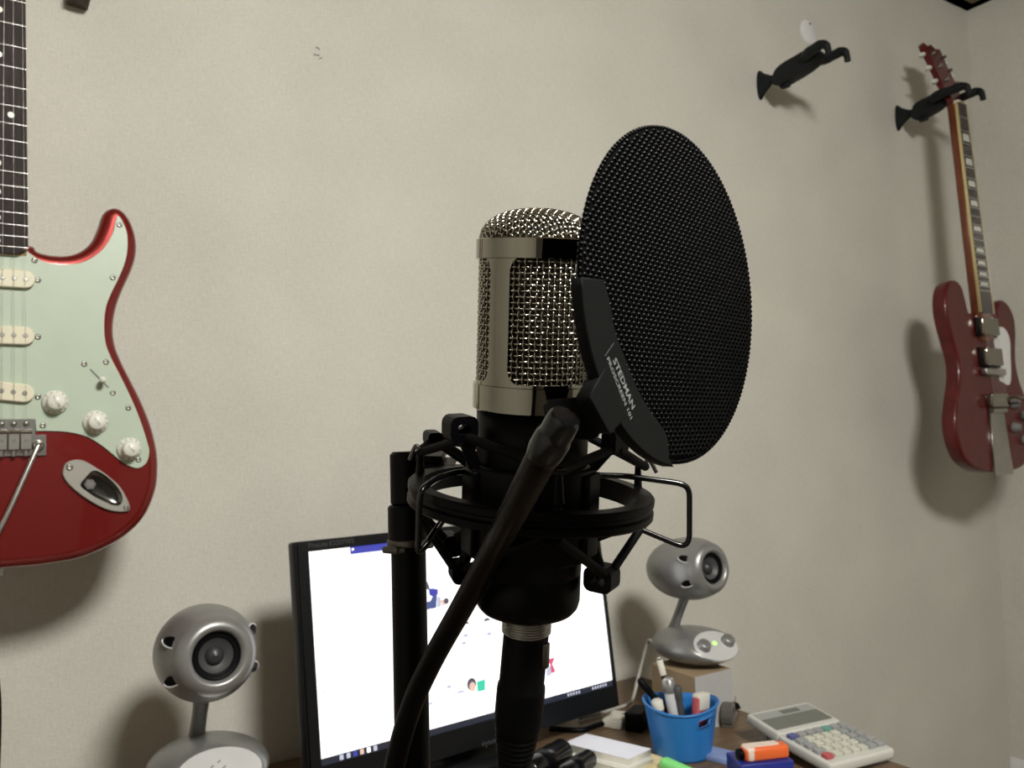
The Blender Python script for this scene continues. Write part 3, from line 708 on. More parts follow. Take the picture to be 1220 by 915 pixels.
PL_ = peg(501, 568, 537, 0.012); PF = peg(666, 600, 561, -0.0505); PR = peg(760, 590, 553, 0.020); PB = peg(590, 562, 535, 0.049)
def hook(px, py, dy, dx=6, dyy=12):
    a = pl(px - dx, py + dyy, dy); b = pl(px, py - 3, dy); c = pl(px + dx * .6, py - 4, dy); d = pl(px + dx, py + 2, dy)
    MB().tube(catmull([a, b, c, d], 4, False), 0.0010, 6).build('wire_hook', 'darkmetal', sm)
hook(494, 536, 0.008); hook(775, 553, 0.018, -7, 10)
def cord(a, b, r=0.0021): MB().tube([a, (a + b) / 2, b], r, 8).build('elastic_cord', 'elastic', sm)
cord(pl(500, 539, 0.010), UL + Vector((0.002, -0.004, -0.004))); cord(pl(502, 536, 0.013), UB + Vector((0.0, 0, -0.001))); cord(UL + Vector((0.004, -0.006, -0.003)), PF[1]); cord(PF[1], UR + Vector((-0.002, -0.004, -0.003)))
cord(UR + Vector((0.001, -0.002, -0.003)), pl(769, 556, 0.019)); cord(pl(769, 556, 0.019), pl(700, 520, 0.036)); cord(UB, PB[1])
MB().cyl(pl(659, 562, -0.0505), pl(674, 562, -0.0505), 0.0015, 8).build('peg_clip', 'blackgloss', sm)
lL, lF, lR = pl(503, 620, 0.010), pl(664, 643, -0.048), pl(771, 618, 0.018)
cord(lL, LL + Vector((-0.003, -0.004, 0.003))); cord(pl(508, 618, 0.012), LB); cord(lF, LR + Vector((0.002, -0.004, 0.002))); cord(LR + Vector((0.005, 0, 0.004)), lR); cord(pl(752, 625, 0.022), pl(700, 645, 0.034)); cord(LL, lF + Vector((-0.004, 0, 0)))
for a in (pl(753, 612, 0.02), lF + Vector((0, 0, 0.009)), lL + Vector((0, 0, 0.008))): MB().tube([a + Vector((0, 0, 0.004)), a + Vector((0, 0, -0.006))], [0.0014, 0.002], 8).build('lower_peg', 'black', sm)
# swivel bracket from the ring to the pole
def cbox(px0, py0, px1, py1, dy, dep, name, par, m='black', bev=0.0015):
    a, b = pl(px0, py0, dy), pl(px1, py1, dy)
    return MB().box(((a.x + b.x) / 2, dy, (a.z + b.z) / 2), (abs(b.x - a.x), dep, abs(a.z - b.z)), bev=bev).build(name, m, par)
cbox(498, 538, 530, 547, 0.045, 0.022, 'swivel_plate', sm); cbox(500, 548, 543, 553, 0.045, 0.020, 'swivel_plate', sm); cbox(498, 556, 552, 562, 0.048, 0.020, 'swivel_arm', sm)
cbox(500, 568, 543, 575, 0.046, 0.018, 'swivel_plate', sm)
cbox(505, 545, 519, 590, 0.046, 0.014, 'swivel_block', sm)

# ------------------------------------------------------------------ stand
sd_top = P(484.5, 540, depth=0.425); 
pt = Vector((sd_top.x, sd_top.y, 0))
lean = (P(485, 915, depth=0.425) - sd_top)
ms = thing('microphone_stand', 'black upright microphone stand pole with a grey winged collar', 'stand', T(pt.x, pt.y, 0))
zz = lambda py: P(485, py, depth=0.425).z
rp = 0.0087
MB().cyl((0, 0, 0.012), (0, 0, zz(640)), rp, 28).build('pole', 'black', ms)
MB().cyl((0, 0, zz(655)), (0, 0, zz(601)), rp * 1.15, 28, bev=0.001).build('pole_sleeve', 'black', ms)
MB().cyl((0, 0, zz(602)), (0, 0, zz(538)), rp * 0.98, 28, bev=0.0015).build('swivel_head', 'black', ms)
MB().cyl((0, 0, zz(649)), (0, 0, zz(641)), rp * 1.22, 28, bev=0.0005).build('locking_collar', 'darkmetal', ms)
MB().box((0, 0, zz(651)), (0.0275, 0.011, 0.0034), M=R(0.35, 'Z'), bev=0.0015).build('collar_wing', 'darkmetal', ms)
b_ = P(520, 560, depth=0.418) - pt
MB().tube([(0.002, 0, zz(560)), (b_.x, b_.y, b_.z)], 0.006, 12).build('swivel_bolt', 'black', ms)
MB().lathe([(0.0001, 0), (0.13, 0), (0.13, 0.008), (0.12, 0.016), (0.03, 0.022), (0.012, 0.04), (0.0001, 0.04)], 48).build('round_base', 'black', ms)

# ------------------------------------------------------------------ pop filter
def cam2w(v): return Vector((v[0] * AX[0] + v[1] * AX[1] + v[2] * AX[2], v[0] * AY[0] + v[1] * AY[1] + v[2] * AY[2], v[0] * AZ[0] + v[1] * AZ[1] + v[2] * AZ[2]))
pc_ = CAM + cam2w((0.0579, -0.0308, 0.2939)); pn = cam2w((0.758, -0.0303, -0.652)).normalized()
pup = Vector((0, 0, 1)); pup = (pup - pn * pup.dot(pn)).normalized(); prt = pup.cross(pn)
PM = frameM(pc_, prt, pup, pn); PI_ = PM.inverted(); RP = 0.0585
pf = thing('pop_filter', 'round black metal pop filter disc with printed clip on a flexible gooseneck', 'pop filter', PM)
def pd_(px, py): return PI_ @ hit(px, py, pc_, pn)
MB().lathe([(0.0001, -0.0005), (RP - 0.0002, -0.0005), (RP - 0.0002, 0.0005), (0.0001, 0.0005)], 96).build('disc', 'popdisc', pf)
g = MB(); px_, py_ = 0.0030, 0.00155; row = 0
y = -RP
while y < RP:
    x = -RP + (px_ / 2 if row % 2 else 0)
    while x < RP:
        if math.hypot(x, y) < RP - 0.0017:
            for s in (1, -1):
                vs = []
                for (rr, h) in ((1.0, 0.0004), (0.62, 0.00095)):
                    vs += [(x + 0.00128 * rr * math.cos(k * PI / 3), y + 0.00100 * rr * math.sin(k * PI / 3), h * s) for k in range(6)]
                vs.append((x, y, 0.00115 * s))
                fs = [(k, (k + 1) % 6, 6 + (k + 1) % 6, 6 + k) for k in range(6)] + [(6 + k, 6 + (k + 1) % 6, 12) for k in range(6)]
                g.add(vs, fs if s > 0 else [f[::-1] for f in fs], True)
        x += px_
    y += py_; row += 1
for k in range(190):
    a = 2 * PI * k / 190; x, y = (RP - 0.0006) * math.cos(a), (RP - 0.0006) * math.sin(a)
    for s in (1, -1):
        vs = []
        for (rr, h) in ((1.0, 0.0003), (0.62, 0.0008)): vs += [(x + 0.00092 * rr * math.cos(j * PI / 3), y + 0.00092 * rr * math.sin(j * PI / 3), h * s) for j in range(6)]
        vs.append((x, y, 0.00095 * s)); fs = [(j, (j + 1) % 6, 6 + (j + 1) % 6, 6 + j) for j in range(6)] + [(6 + j, 6 + (j + 1) % 6, 12) for j in range(6)]
        g.add(vs, fs if s > 0 else [f[::-1] for f in fs], True)
stuff(g.build('perforated_mesh', 'popmesh', pf))
# clip along the rim
i_px = [(713, 334), (720.7, 363.6), (726, 393), (735, 419), (751, 458.7), (768.5, 490), (786, 514), (790, 530), (791, 546)]
inn = [pd_(*q) for q in i_px]
def ang(q): return math.atan2(q.y, q.x)
a0 = ang(pd_(692, 332)); a1 = ang(pd_(797, 551))
while a1 < a0: a1 += 2 * PI
rim = [((RP + 0.0012) * math.cos(a0 + (a1 - a0) * k / 28), (RP + 0.0012) * math.sin(a0 + (a1 - a0) * k / 28)) for k in range(29)]
cl_ = rim + [(q.x, q.y) for q in catmull([Vector((q.x, q.y)) for q in inn[::-1]], 3, False)]
clip = MB().slab(cl_, -0.0022, 0.0022, 0.0005, seg=2).build('rim_clip', 'popclip', pf)
pbk = [(713, 439), (694, 472), (698, 481), (716, 514), (720, 517), (738, 497), (733, 480), (722, 455)]
bk = MB().slab([(pd_(*q).x, pd_(*q).y) for q in pbk], -0.0026, 0.0026, 0.0004, seg=2).build('bracket_plate', 'popclip', pf)
def fit_text(s, a, b, hh, par, z):
    A, B = pd_(*a), pd_(*b); d = (B - A); L = Vector((d.x, d.y)).length; th = math.atan2(d.y, d.x)
    o = text('lettering', s, 1.0, 'print', par, Matrix.Identity(4), 0.0, bold=0.012)
    xs = [v.co.x for v in o.data.vertices]; ys = [v.co.y for v in o.data.vertices]; w_, h_ = max(xs) - min(xs), max(ys) - min(ys)
    o.matrix_local = T(A.x, A.y, z) @ R(th, 'Z') @ Matrix.Diagonal((L / w_, hh / h_, 1, 1)) @ T(-min(xs), -min(ys), 0)
    return o
sA, sB, qA = pd_(722.5, 430.5), pd_(745.5, 488.5), pd_(715.6, 428.5)
dd = (sB - sA).normalized(); sep = abs(dd.x * (qA - sA).y - dd.y * (qA - sA).x)
print('TEXT sep', sep)
fit_text('STEDMAN', (722.5, 430.5), (745.5, 488.5), sep * 0.98, clip, 0.00235)
fit_text('PROSCREEN 101', (715.2, 428.2), (743.6, 500.2), sep * 0.62, clip, 0.00235)
ba, bb = pd_(713, 425), pd_(724, 409)
MB().tube([(ba.x, ba.y, 0.0023), (bb.x, bb.y, 0.0023)], 0.00012, 4).build('clip_seam', 'printdim', clip)
# bracket block facing the camera, ferrule and gooseneck
def toP(px, py, dep): return PI_ @ P(px, py, depth=dep)
bc = P(680, 498, depth=0.262); fz = (CAM - bc).normalized(); fx = Vector((0, 0, 1)).cross(fz).normalized(); fy = fz.cross(fx)
BM_ = frameM(bc, fx, fy, fz); BI = BM_.inverted()
def bp_(px, py): q = BI @ hit(px, py, bc, fz); return (q.x, q.y)
blk = [(647, 484), (654, 476.5), (694, 472.6), (699, 480), (716, 512), (713, 520), (704, 524), (684, 524), (664, 518), (650, 502)]
MB().slab([bp_(*q) for q in blk], -0.009, 0.003, 0.0008, seg=2, M=PI_ @ BM_).build('bracket_block', 'popclip', pf)
def path(L, n=5): return catmull([toP(*q) for q in L], n, False)
f0, f1 = toP(675, 495, 0.2495), toP(645, 546, 0.2575); fd = f1 - f0
fprof = [(0.0, 0.0044), (0.04, 0.0050), (0.10, 0.0052), (0.38, 0.0053), (0.43, 0.0052), (0.47, 0.0055), (0.52, 0.0058), (0.80, 0.0058), (0.92, 0.0055), (1.0, 0.0051)]
MB().tube([f0 + fd * t_ for t_, r_ in fprof], [r_ for t_, r_ in fprof], 28).build('ferrule', 'blackgloss', pf)
gn = path([(653, 532, 0.2545), (640, 556, 0.264), (612, 610, 0.296), (588, 655, 0.332), (549, 726, 0.368), (515, 787, 0.388), (489, 845, 0.397), (470, 915, 0.400), (465, 965, 0.402), (474, 1010, 0.410), (485, 1030, 0.425)])
MB().tube(gn, 0.0051, 20).build('gooseneck', 'rubber', pf)
cq = PI_ @ Vector((pt.x, pt.y, P(485, 1030, depth=0.425).z))
Mc = PI_ @ T(pt.x, pt.y, P(485, 1030, depth=0.425).z)
MB().cyl((0, 0, -0.014), (0, 0, 0.014), 0.016, 24, M=Mc, bev=0.002).build('pole_clamp', 'black', pf)

# ------------------------------------------------------------------ cable plugged into the microphone
ca = thing('microphone_cable', 'black microphone cable plugged into the base of the studio microphone', 'cable', MM)
bott = pl(613, 905); up_ = Vector((0, 0, -0.0105)); ax = (bott - up_); Lc = ax.length; q = ax.to_track_quat('Z', 'Y').to_matrix().to_4x4(); q.translation = up_
prof = [(0.0001, 0), (0.0100, 0)]
L1 = Lc * 0.40
prof += [(0.0103, 0.001), (0.0103, L1), (0.0109, L1 + 0.0006), (0.0111, L1 + 0.003), (0.0111, Lc * 0.68), (0.0105, Lc * 0.74)]
k = 0
while Lc * 0.75 + k * 0.0026 < Lc * 1.25:
    zq = Lc * 0.75 + k * 0.0026; f_ = (zq - Lc * 0.75) / (Lc * 0.5); r_ = 0.0103 - 0.0048 * f_
    prof += [(r_, zq), (r_, zq + 0.0017), (r_ - 0.0007, zq + 0.0018), (r_ - 0.0007, zq + 0.0025)]; k += 1
MB().lathe(prof, 32, M=q).build('connector', 'blackmatte', ca)
tb = up_ + ax * 0.14 + pol(0.0102, 62, 0)
MB().box((0, 0, 0), (0.0042, 0.0034, 0.0115), M=T(*tb) @ R(math.radians(62), 'Z'), bev=0.0008).build('release_tab', 'darkmetal', ca)
e = MM @ (up_ + ax * 1.2)
wpts = [e, e + Vector((-0.005, 0.01, -0.10)), e + Vector((-0.02, 0.0, -0.35)), Vector((e.x - 0.05, e.y - 0.05, 0.25)), Vector((e.x - 0.03, e.y - 0.12, 0.03)), Vector((e.x + 0.15, e.y - 0.25, 0.006)), Vector((e.x + 0.5, e.y - 0.5, 0.006))]
MB().tube([MI @ p for p in catmull(wpts, 8, False)], 0.0032, 10).build('cord', 'rubber', ca)

# ------------------------------------------------------------------ desk
ZD = 0.75
dk = thing('desk', 'brown wooden desk standing against the papered wall', 'desk', T(0, 0, 0))
xr_ = P(1000, 885.5, z=ZD).x; dx0, dy0, dy1 = -0.75, 0.47, WD - 0.004
MB().box(((dx0 + xr_) / 2, (dy0 + dy1) / 2, ZD - 0.014), (xr_ - dx0, dy1 - dy0, 0.028), bev=0.003).build('desktop', 'deskwood', dk)
for x in (dx0 + 0.04, xr_ - 0.04):
    for y in (dy0 + 0.05, dy1 - 0.05): MB().box((x, y, (ZD - 0.028) / 2), (0.045, 0.045, ZD - 0.028)).build('leg', 'deskwood', dk)
MB().box(((dx0 + xr_) / 2, dy1 - 0.02, ZD - 0.12), (xr_ - dx0 - 0.12, 0.018, 0.18)).build('back_panel', 'deskwood', dk)
dr = MB().box((XR / 2, YF + 0.015, 1.0), (0.85, 0.03, 2.0), bev=0.004).build('added_door_1', 'trim'); struct(dr)  # unseen door, added to give the chrome something dark to reflect
MB().cyl((XR / 2 - 0.36, YF + 0.03, 0.98), (XR / 2 - 0.36, YF + 0.08, 0.98), 0.025, 16, bev=0.004).build('added_door_knob', 'nickel', dr)

# ------------------------------------------------------------------ monitor
psi, ln = math.radians(4.0), math.radians(7.0)
mx = Vector((math.cos(psi), math.sin(psi), 0)); nh = Vector((math.sin(psi), -math.cos(psi), 0))
mu = Vector((0, 0, 1)) * math.cos(ln) - nh * math.sin(ln); mn = nh * math.cos(ln) + Vector((0, 0, 1)) * math.sin(ln)
TL = P(351, 646, y=1.01); MO = frameM(TL, mx, mu, mn); MOI = MO.inverted()
def mp(px, py): q = MOI @ hit(px, py, TL, mn); return Vector((q.x, q.y))
BR = mp(738, 842); W_, H_ = BR.x, -BR.y
print('MONITOR', W_, H_, 'bottom z', (MO @ Vector((0, -H_, 0))).z)
mo = thing('computer_monitor', 'black widescreen computer monitor showing a bright white page', 'monitor', MO)
s0 = mp(366.5, 657.5); s1 = mp(730, 816.5)
bz = MB().box((W_ / 2, -H_ / 2, -0.0125), (W_, H_, 0.021), bev=0.004).build('housing', 'bezel', mo)
fr = MB()
for (x0, y0, x1, y1) in ((0.003, -0.003, W_ - 0.003, s0.y), (0.003, s1.y, W_ - 0.003, -H_ + 0.003), (0.003, s0.y, s0.x, s1.y), (s1.x, s0.y, W_ - 0.003, s1.y)):
    fr.box(((x0 + x1) / 2, (y0 + y1) / 2, 0.001), (abs(x1 - x0), abs(y1 - y0), 0.004))
fr.build('bezel', 'bezel', mo)
MB().box((W_ / 2, -H_ / 2, -0.034), (W_ * 0.82, H_ * 0.8, 0.030), bev=0.01).build('rear_shell', 'bezel', mo)
sc = MB().box(((s0.x + s1.x) / 2, (s0.y + s1.y) / 2, 0.0), (s1.x - s0.x, s0.y - s1.y, 0.001)).build('screen', 'screen', mo)
lay = [0]
def flat(pts, m, name):
    lay[0] += 1
    o = ccw([(p.x, p.y) for p in pts]); z = 0.0006 + 0.00004 * lay[0]
    return MB().add([(p.x, p.y, z) for p in o], [tuple(range(len(o)))]).build(name, m, sc)
def sq(a, b, m, name): A, B = mp(*a), mp(*b); return flat([Vector((A.x, A.y)), Vector((B.x, A.y)), Vector((B.x, B.y)), Vector((A.x, B.y))], m, name)
def blob(px, py, rx, ry, m, name='page_picture', rot=0):
    c = mp(px, py); k = (mp(px + 1, py) - c).length
    return flat([Vector((c.x + rx * k * math.cos(t) * math.cos(rot) - ry * k * math.sin(t) * math.sin(rot), c.y + rx * k * math.cos(t) * math.sin(rot) + ry * k * math.sin(t) * math.cos(rot))) for t in (2 * PI * i / 14 for i in range(14))], m, name)
# blue strip at the top, dark task bar at the bottom
a = mp(417, 657); 
flat([Vector((a.x, s0.y)), Vector((s1.x, s0.y)), Vector((s1.x, s0.y - 0.009)), Vector((a.x, s0.y - 0.009))], 's_blue', 'title_bar')
c = mp(420, 654.5); flat([Vector((c.x - .0015, c.y - .0015)), Vector((c.x + .0015, c.y - .0015)), Vector((c.x + .0015, c.y + .0015)), Vector((c.x - .0015, c.y + .0015))], 'screen', 'tab_icon')
flat([Vector((s0.x, s1.y)), Vector((s1.x, s1.y)), Vector((s1.x, s1.y + 0.008)), Vector((s0.x, s1.y + 0.008))], 's_dark', 'task_bar')
for i, mm in enumerate(('s_grey', 's_grey', 's_blue', 's_skin', 'screen', 's_grey')):
    x = mp(405, 912).x + 0.009 * i; flat([Vector((x, s1.y + 0.001)), Vector((x + 0.005, s1.y + 0.001)), Vector((x + 0.005, s1.y + 0.007)), Vector((x, s1.y + 0.007))], mm, 'task_icon')
for (px0, n_) in ((676, 5), (706, 6)):
    for i in range(n_):
        x = mp(px0, 830).x + 0.0052 * i; flat([Vector((x, s1.y + 0.002)), Vector((x + 0.003, s1.y + 0.002)), Vector((x + 0.003, s1.y + 0.006)), Vector((x, s1.y + 0.006))], 's_grey', 'task_icon')
# pictures on the page
def poly(L, m): return flat([mp(*q) for q in L], m, 'page_picture')
poly([(505, 690), (509, 694), (512, 703), (508, 702), (505, 697)], 's_hair'); poly([(510, 702), (514, 701), (521, 702), (521, 708), (516, 711), (511, 709)], 's_blue')
poly([(505, 718), (512, 716), (515, 710), (520, 709), (519, 724), (505, 727)], 's_navy'); poly([(520, 712), (524, 710), (525, 722), (520, 724)], 's_grey')
poly([(524, 715), (530, 713), (532, 719), (526, 722)], 's_skin'); blob(531, 716, 3, 3, 's_hair')
for (x, y) in ((554, 743), (579, 739)): poly([(x - 4, y + 2), (x - 2, y - 2), (x + 2, y - 3), (x + 5, y + 1), (x + 2, y), (x - 1, y + 1)], 's_hair')
for (x, y) in ((554, 757), (582, 755), (552, 766)): blob(x, y, 3, 1.6, 's_grey')
poly([(650, 786), (660, 783), (657, 791), (661, 800), (654, 803), (651, 797), (655, 792)], 's_red'); poly([(650, 796), (655, 793), (656, 804), (650, 806)], 's_grey')
blob(561, 815, 5.5, 6, 's_hair'); blob(562, 818, 3.8, 4.5, 's_skin'); poly([(567, 812), (577, 809), (577, 822), (568, 824)], 's_green')
blob(534, 818, 3, 1.6, 's_grey'); blob(548, 824, 5, 1.2, 's_grey'); blob(512, 838, 3, 1.2, 's_grey'); blob(385, 823, 1.5, 1, 's_grey')
q = mp(366, 650); text('lettering', 'ProLite E2207WS', 0.0085, 'printdim', bz, T(q.x, q.y - 0.003, 0.0033), 0.0001)
q = mp(581, 884); text('lettering', 'iiyama', 0.011, 'printdim', bz, T(q.x - 0.012, q.y - 0.003, 0.0033), 0.0001, squeeze=1.15)
zb_ = (MO @ Vector((0, -H_, 0))).z; bx_ = MO @ Vector((W_ / 2, -H_ + 0.02, -0.036))
back = MOI @ Vector((bx_.x, bx_.y, ZD))
foot = MOI @ T(bx_.x, bx_.y + 0.02, ZD)
MB().lathe([(0.0001, 0), (0.10, 0), (0.10, 0.006), (0.03, 0.012), (0.0001, 0.012)], 40, M=foot, sy=0.62).build('stand_foot', 'bezel', mo)
MB().box((0, 0.015, 0.08), (0.06, 0.03, 0.15), M=foot, bev=0.006).build('stand_neck', 'bezel', mo)

# ------------------------------------------------------------------ silver egg speakers
def speaker(hx, hy, bx_, by_, yh, yb, label, right, K=1.0):
    Hc = P(hx, hy, y=yh); Bc = P(bx_, by_, y=yb)
    hb = 0.027; z0 = Bc.z - hb * K
    t = thing('desktop_speaker', label, 'speaker', T(Bc.x, Bc.y, z0) @ Matrix.Diagonal((K, K, K, 1)), 'silver egg shaped speakers')
    # base ovoid, sliced in front by a slanted light panel
    n = Vector((0, -0.62, 0.78)).normalized(); p0 = Vector((0, -0.040, hb + 0.012)); vs = []; fs = []; nu, nv = 40, 16
    for j in range(nv + 1):
        la = -PI / 2 + PI * j / nv
        for i in range(nu):
            lo = 2 * PI * i / nu
            v = Vector((0.061 * math.cos(lo) * math.cos(la), 0.074 * math.sin(lo) * math.cos(la), hb + hb * math.sin(la)))
            d = (v - p0).dot(n)
            if d > 0: v -= n * d
            v.z = max(v.z, 0.0); vs.append(v)
    for j in range(nv):
        for i in range(nu): fs.append((j * nu + i, j * nu + (i + 1) % nu, (j + 1) * nu + (i + 1) % nu, (j + 1) * nu + i))
    MB().add(vs, fs, True).build('base', 'silver', t)
    u = Vector((1, 0, 0)); w_ = n.cross(u); pv = [v for v in vs if abs((v - p0).dot(n)) < 1e-5]
    cx = sum(((v - p0).dot(u) for v in pv)) / len(pv); lo_, hi_ = min((v - p0).dot(w_) for v in pv), max((v - p0).dot(w_) for v in pv); rx = max(abs((v - p0).dot(u)) for v in pv)
    PMx = frameM(p0 + w_ * (lo_ + hi_) / 2, u, w_, n)
    ry = (hi_ - lo_) / 2
    el = [(rx * math.cos(2 * PI * i / 36), ry * math.sin(2 * PI * i / 36)) for i in range(36)]
    fp = MB().slab(el, -0.003, 0.0016, 0.0006, seg=2, both=False, M=PMx).build('control_panel', 'silverlight', t)
    if right:
        for s in (-1, 1):
            MB().lathe([(0.011, 0), (0.010, 0.007), (0.008, 0.009), (0.0001, 0.009)], 20, M=PMx @ T(s * 0.026, 0.002, 0.0016)).build('knob', 'silver', fp)
        MB().lathe([(0.0034, 0), (0.003, 0.0012), (0.0001, 0.0018)], 14, M=PMx @ T(0.0, 0.004, 0.0016)).build('power_light', 'led', fp)
    else:
        for k in range(4):
            a = PI / 4 + k * PI / 2; MB().box((0.0058 * math.cos(a), 0.0058 * math.sin(a), 0.0017), (0.0036, 0.0013, 0.0006), M=PMx @ T(0, 0.006, 0) @ R(0.5, 'Z')).build('emblem_mark', 'ink', fp)
    hl = (Hc - Vector((Bc.x, Bc.y, z0))) / K
    # stem: flattened leaning post
    a = Vector((hl.x * 0.1 - 0.002, 0.050, 2 * hb - 0.022)); b = hl + Vector((0, 0.010, -0.038))
    MB().tube([a + (b - a) * k / 4 for k in range(5)], [0.016, 0.0125, 0.0115, 0.012, 0.014], 16, flat=0.62).build('stem', 'silver', t)
    # egg head, axis towards the room (-y), tipped up a little
    MH = T(*hl) @ R(math.radians(-7), 'X') @ R(PI / 2, 'X')      # local z = forward
    prof = []
    for k in range(25):
        s_ = -1 + 1.6 * k / 24 if k < 24 else 0.6
        L_ = 0.088 if s_ < 0 else 0.070
        prof.append((max(0.0001, 0.0492 * math.sqrt(max(0, 1 - abs(s_) ** 2.1))), s_ * L_))
    prof = [(0.0001, -0.088)] + prof[1:]
    rl, zl = prof[-1]
    prof += [(rl - 0.001, zl + 0.004), (0.0335, zl + 0.0095), (0.0290, zl + 0.0115), (0.0255, zl + 0.0105), (0.0232, zl + 0.004)]
    hd = MB().lathe(prof, 56, M=MH).build('head', 'silver', t)
    zc = zl + 0.004
    MB().lathe([(0.0234, zc + 0.002), (0.0205, zc - 0.001), (0.0190, zc + 0.0002), (0.0170, zc - 0.002)], 40, M=MH).build('driver_surround', 'blackmatte', hd)
    MB().lathe([(0.0170, zc - 0.002), (0.010, zc - 0.0085), (0.0001, zc - 0.0095)], 40, M=MH).build('driver_cone', 'cone', hd)
    MB().lathe([(0.0098, zc - 0.009), (0.0085, zc - 0.0045), (0.005, zc - 0.002), (0.0001, zc - 0.0006)], 28, M=MH).build('dust_cap', 'cap', hd)
    for aa in (25, 155, 205, 335):
        a = math.radians(aa); zz_ = 0.033; rr_ = 0.0492 * math.sqrt(1 - (zz_ / 0.07) ** 2.1) 
        c = Vector((rr_ * math.cos(a), rr_ * math.sin(a), zz_)); nv_ = Vector((math.cos(a), math.sin(a), 0.75)).normalized(); tv = Vector((-math.sin(a), math.cos(a), 0)); fv = tv.cross(nv_)
        Mv = MH @ frameM(c, fv, tv, nv_)
        MB().lathe([(0.0001, 0.0009), (0.0040, 0.0008), (0.0046, 0.0), (0.0048, -0.002)], 18, M=Mv, sx=2.3, sy=1.15).build('vent', 'blackmatte', hd)
        MB().tube([(0.0112 * math.cos(q_), 0.0058 * math.sin(q_), 0.0004) for q_ in (PI * (k / 10) for k in range(11))], 0.0009, 6, M=Mv).build('vent_lip', 'silverlight', hd)
    return t, Bc, z0
spL, bL, zL = speaker(245, 777, 248, 912, 0.97, 0.985, 'silver egg shaped speaker with an emblem on its base', False, 1.05)
spR, bR, zR = speaker(822, 677, 827, 768, 0.985, 0.985, 'silver egg shaped speaker with a green power light on its base', True)
# boxes that carry them
x0, x1 = P(828, 820, y=0.925).x, P(872, 820, y=0.925).x
bxo = thing('small_box', 'small cardboard box with a white front under the speaker with a green light', 'box', T((x0 + x1) / 2, 0.972, ZD))
hb_ = zR - ZD
MB().box((0, 0, hb_ / 2), (x1 - x0, 0.094, hb_)).build('carton', 'card', bxo)
MB().box((0, -0.0476, hb_ / 2), (x1 - x0, 0.0012, hb_)).build('front_panel', 'cardwhite', bxo)
bxo = thing('small_box', 'brown cardboard box under the speaker with an emblem', 'box', T(bL.x, bL.y, ZD))
MB().box((0, 0, (zL - ZD) / 2), (0.09, 0.10, zL - ZD), bev=0.001).build('carton', 'card', bxo)
MB().box((0, 0, zL - ZD - 0.0002), (0.03, 0.10, 0.0004)).build('tape', 'sheetcream', bxo)
# grey cable hanging behind the right speaker
pts = [Vector((bR.x - 0.045, bR.y + 0.045, bR.z)), P(772, 765, y=1.05), P(762, 800, y=1.06), P(754, 832, y=1.05), P(746, 840, z=ZD + 0.004), P(720, 848, z=ZD + 0.004), P(690, 856, z=ZD + 0.004)]
tag(MB().tube(catmull(pts, 6, False), 0.0028, 8).build('speaker_cable', 'greycable'), 'grey cable hanging behind the speaker with a green light', 'cable')
pts = [P(655, 868, z=ZD + 0.005), P(690, 870, z=ZD + 0.005), P(706, 866, z=ZD + 0.005), P(730, 858, z=ZD + 0.006), P(750, 851, z=ZD + 0.01), P(770, 845, z=ZD + 0.012)]
kc = thing('power_cable', 'black power cable with a thick plug behind the blue cup', 'cable', T(0, 0, 0))
MB().tube(catmull(pts, 6, False), 0.0042, 8).build('cord', 'black', kc)
q = P(760, 856, z=ZD + 0.014); MB().box((0, 0, 0), (0.045, 0.028, 0.028), M=T(*q) @ R(0.5, 'Z'), bev=0.004).build('plug', 'black', kc)
q = P(735, 862, z=ZD); tag(MB().box((0, 0, 0.006), (0.05, 0.03, 0.012), M=T(q.x, q.y, q.z) @ R(0.5, 'Z'), bev=0.003).build('adapter', 'sheetcream'), 'small cream adapter lying beside the black plug', 'adapter')

# ------------------------------------------------------------------ blue cup with its contents
cc = P(813, 897, z=ZD); CH = 0.073
cp = thing('pen_cup', 'bright blue plastic cup with a cut out handle holding pens', 'cup', T(cc.x, cc.y, ZD))
vd = Vector((CAM.x - cc.x, CAM.y - cc.y)).normalized(); va = math.atan2(vd.y, vd.x)     # towards the camera
def crad(f): return 0.0395 + 0.0115 * f
NC, NH = 72, 14; g = MB(); ha = va + math.radians(42)
def ctop(a): return CH * (1 - 0.10 * (0.5 + 0.5 * math.cos(2 * (a - va))))
def cpt(i, j, inner):
    a = 2 * PI * i / NC; f = j / NH; z = ctop(a) * f; r = crad(z / CH) - (0.0022 if inner else 0)
    return (r * math.cos(a), r * math.sin(a), max(z, 0.0025 if inner else 0))
def hole(i, j):
    a = (2 * PI * (i + .5) / NC - ha + PI) % (2 * PI) - PI; f = (j + .5) / NH
    return ((a * 0.048) / 0.0135) ** 2 + ((f - 0.80) / 0.085) ** 2 < 1 or ((-(2 * PI * (i + .5) / NC) + ha + PI * 2) % (2 * PI) > 99)
V = [cpt(i, j, k) for k in (0, 1) for j in range(NH + 1) for i in range(NC)]; Fc = []; o_ = NC * (NH + 1)
for j in range(NH):
    for i in range(NC):
        i2 = (i + 1) % NC
        if hole(i, j): continue
        Fc += [(j * NC + i, j * NC + i2, (j + 1) * NC + i2, (j + 1) * NC + i), (o_ + j * NC + i2, o_ + j * NC + i, o_ + (j + 1) * NC + i, o_ + (j + 1) * NC + i2)]
        for (di, dj, e) in ((1, 0, (j * NC + i2, (j + 1) * NC + i2)), (-1, 0, ((j + 1) * NC + i, j * NC + i)), (0, 1, ((j + 1) * NC + i2, (j + 1) * NC + i)), (0, -1, (j * NC + i, j * NC + i2))):
            if 0 <= j + dj < NH and hole((i + di) % NC, j + dj): Fc.append((e[0], e[1], e[1] + o_, e[0] + o_))
for i in range(NC):
    i2 = (i + 1) % NC; Fc.append((NH * NC + i, NH * NC + i2, o_ + NH * NC + i2, o_ + NH * NC + i))
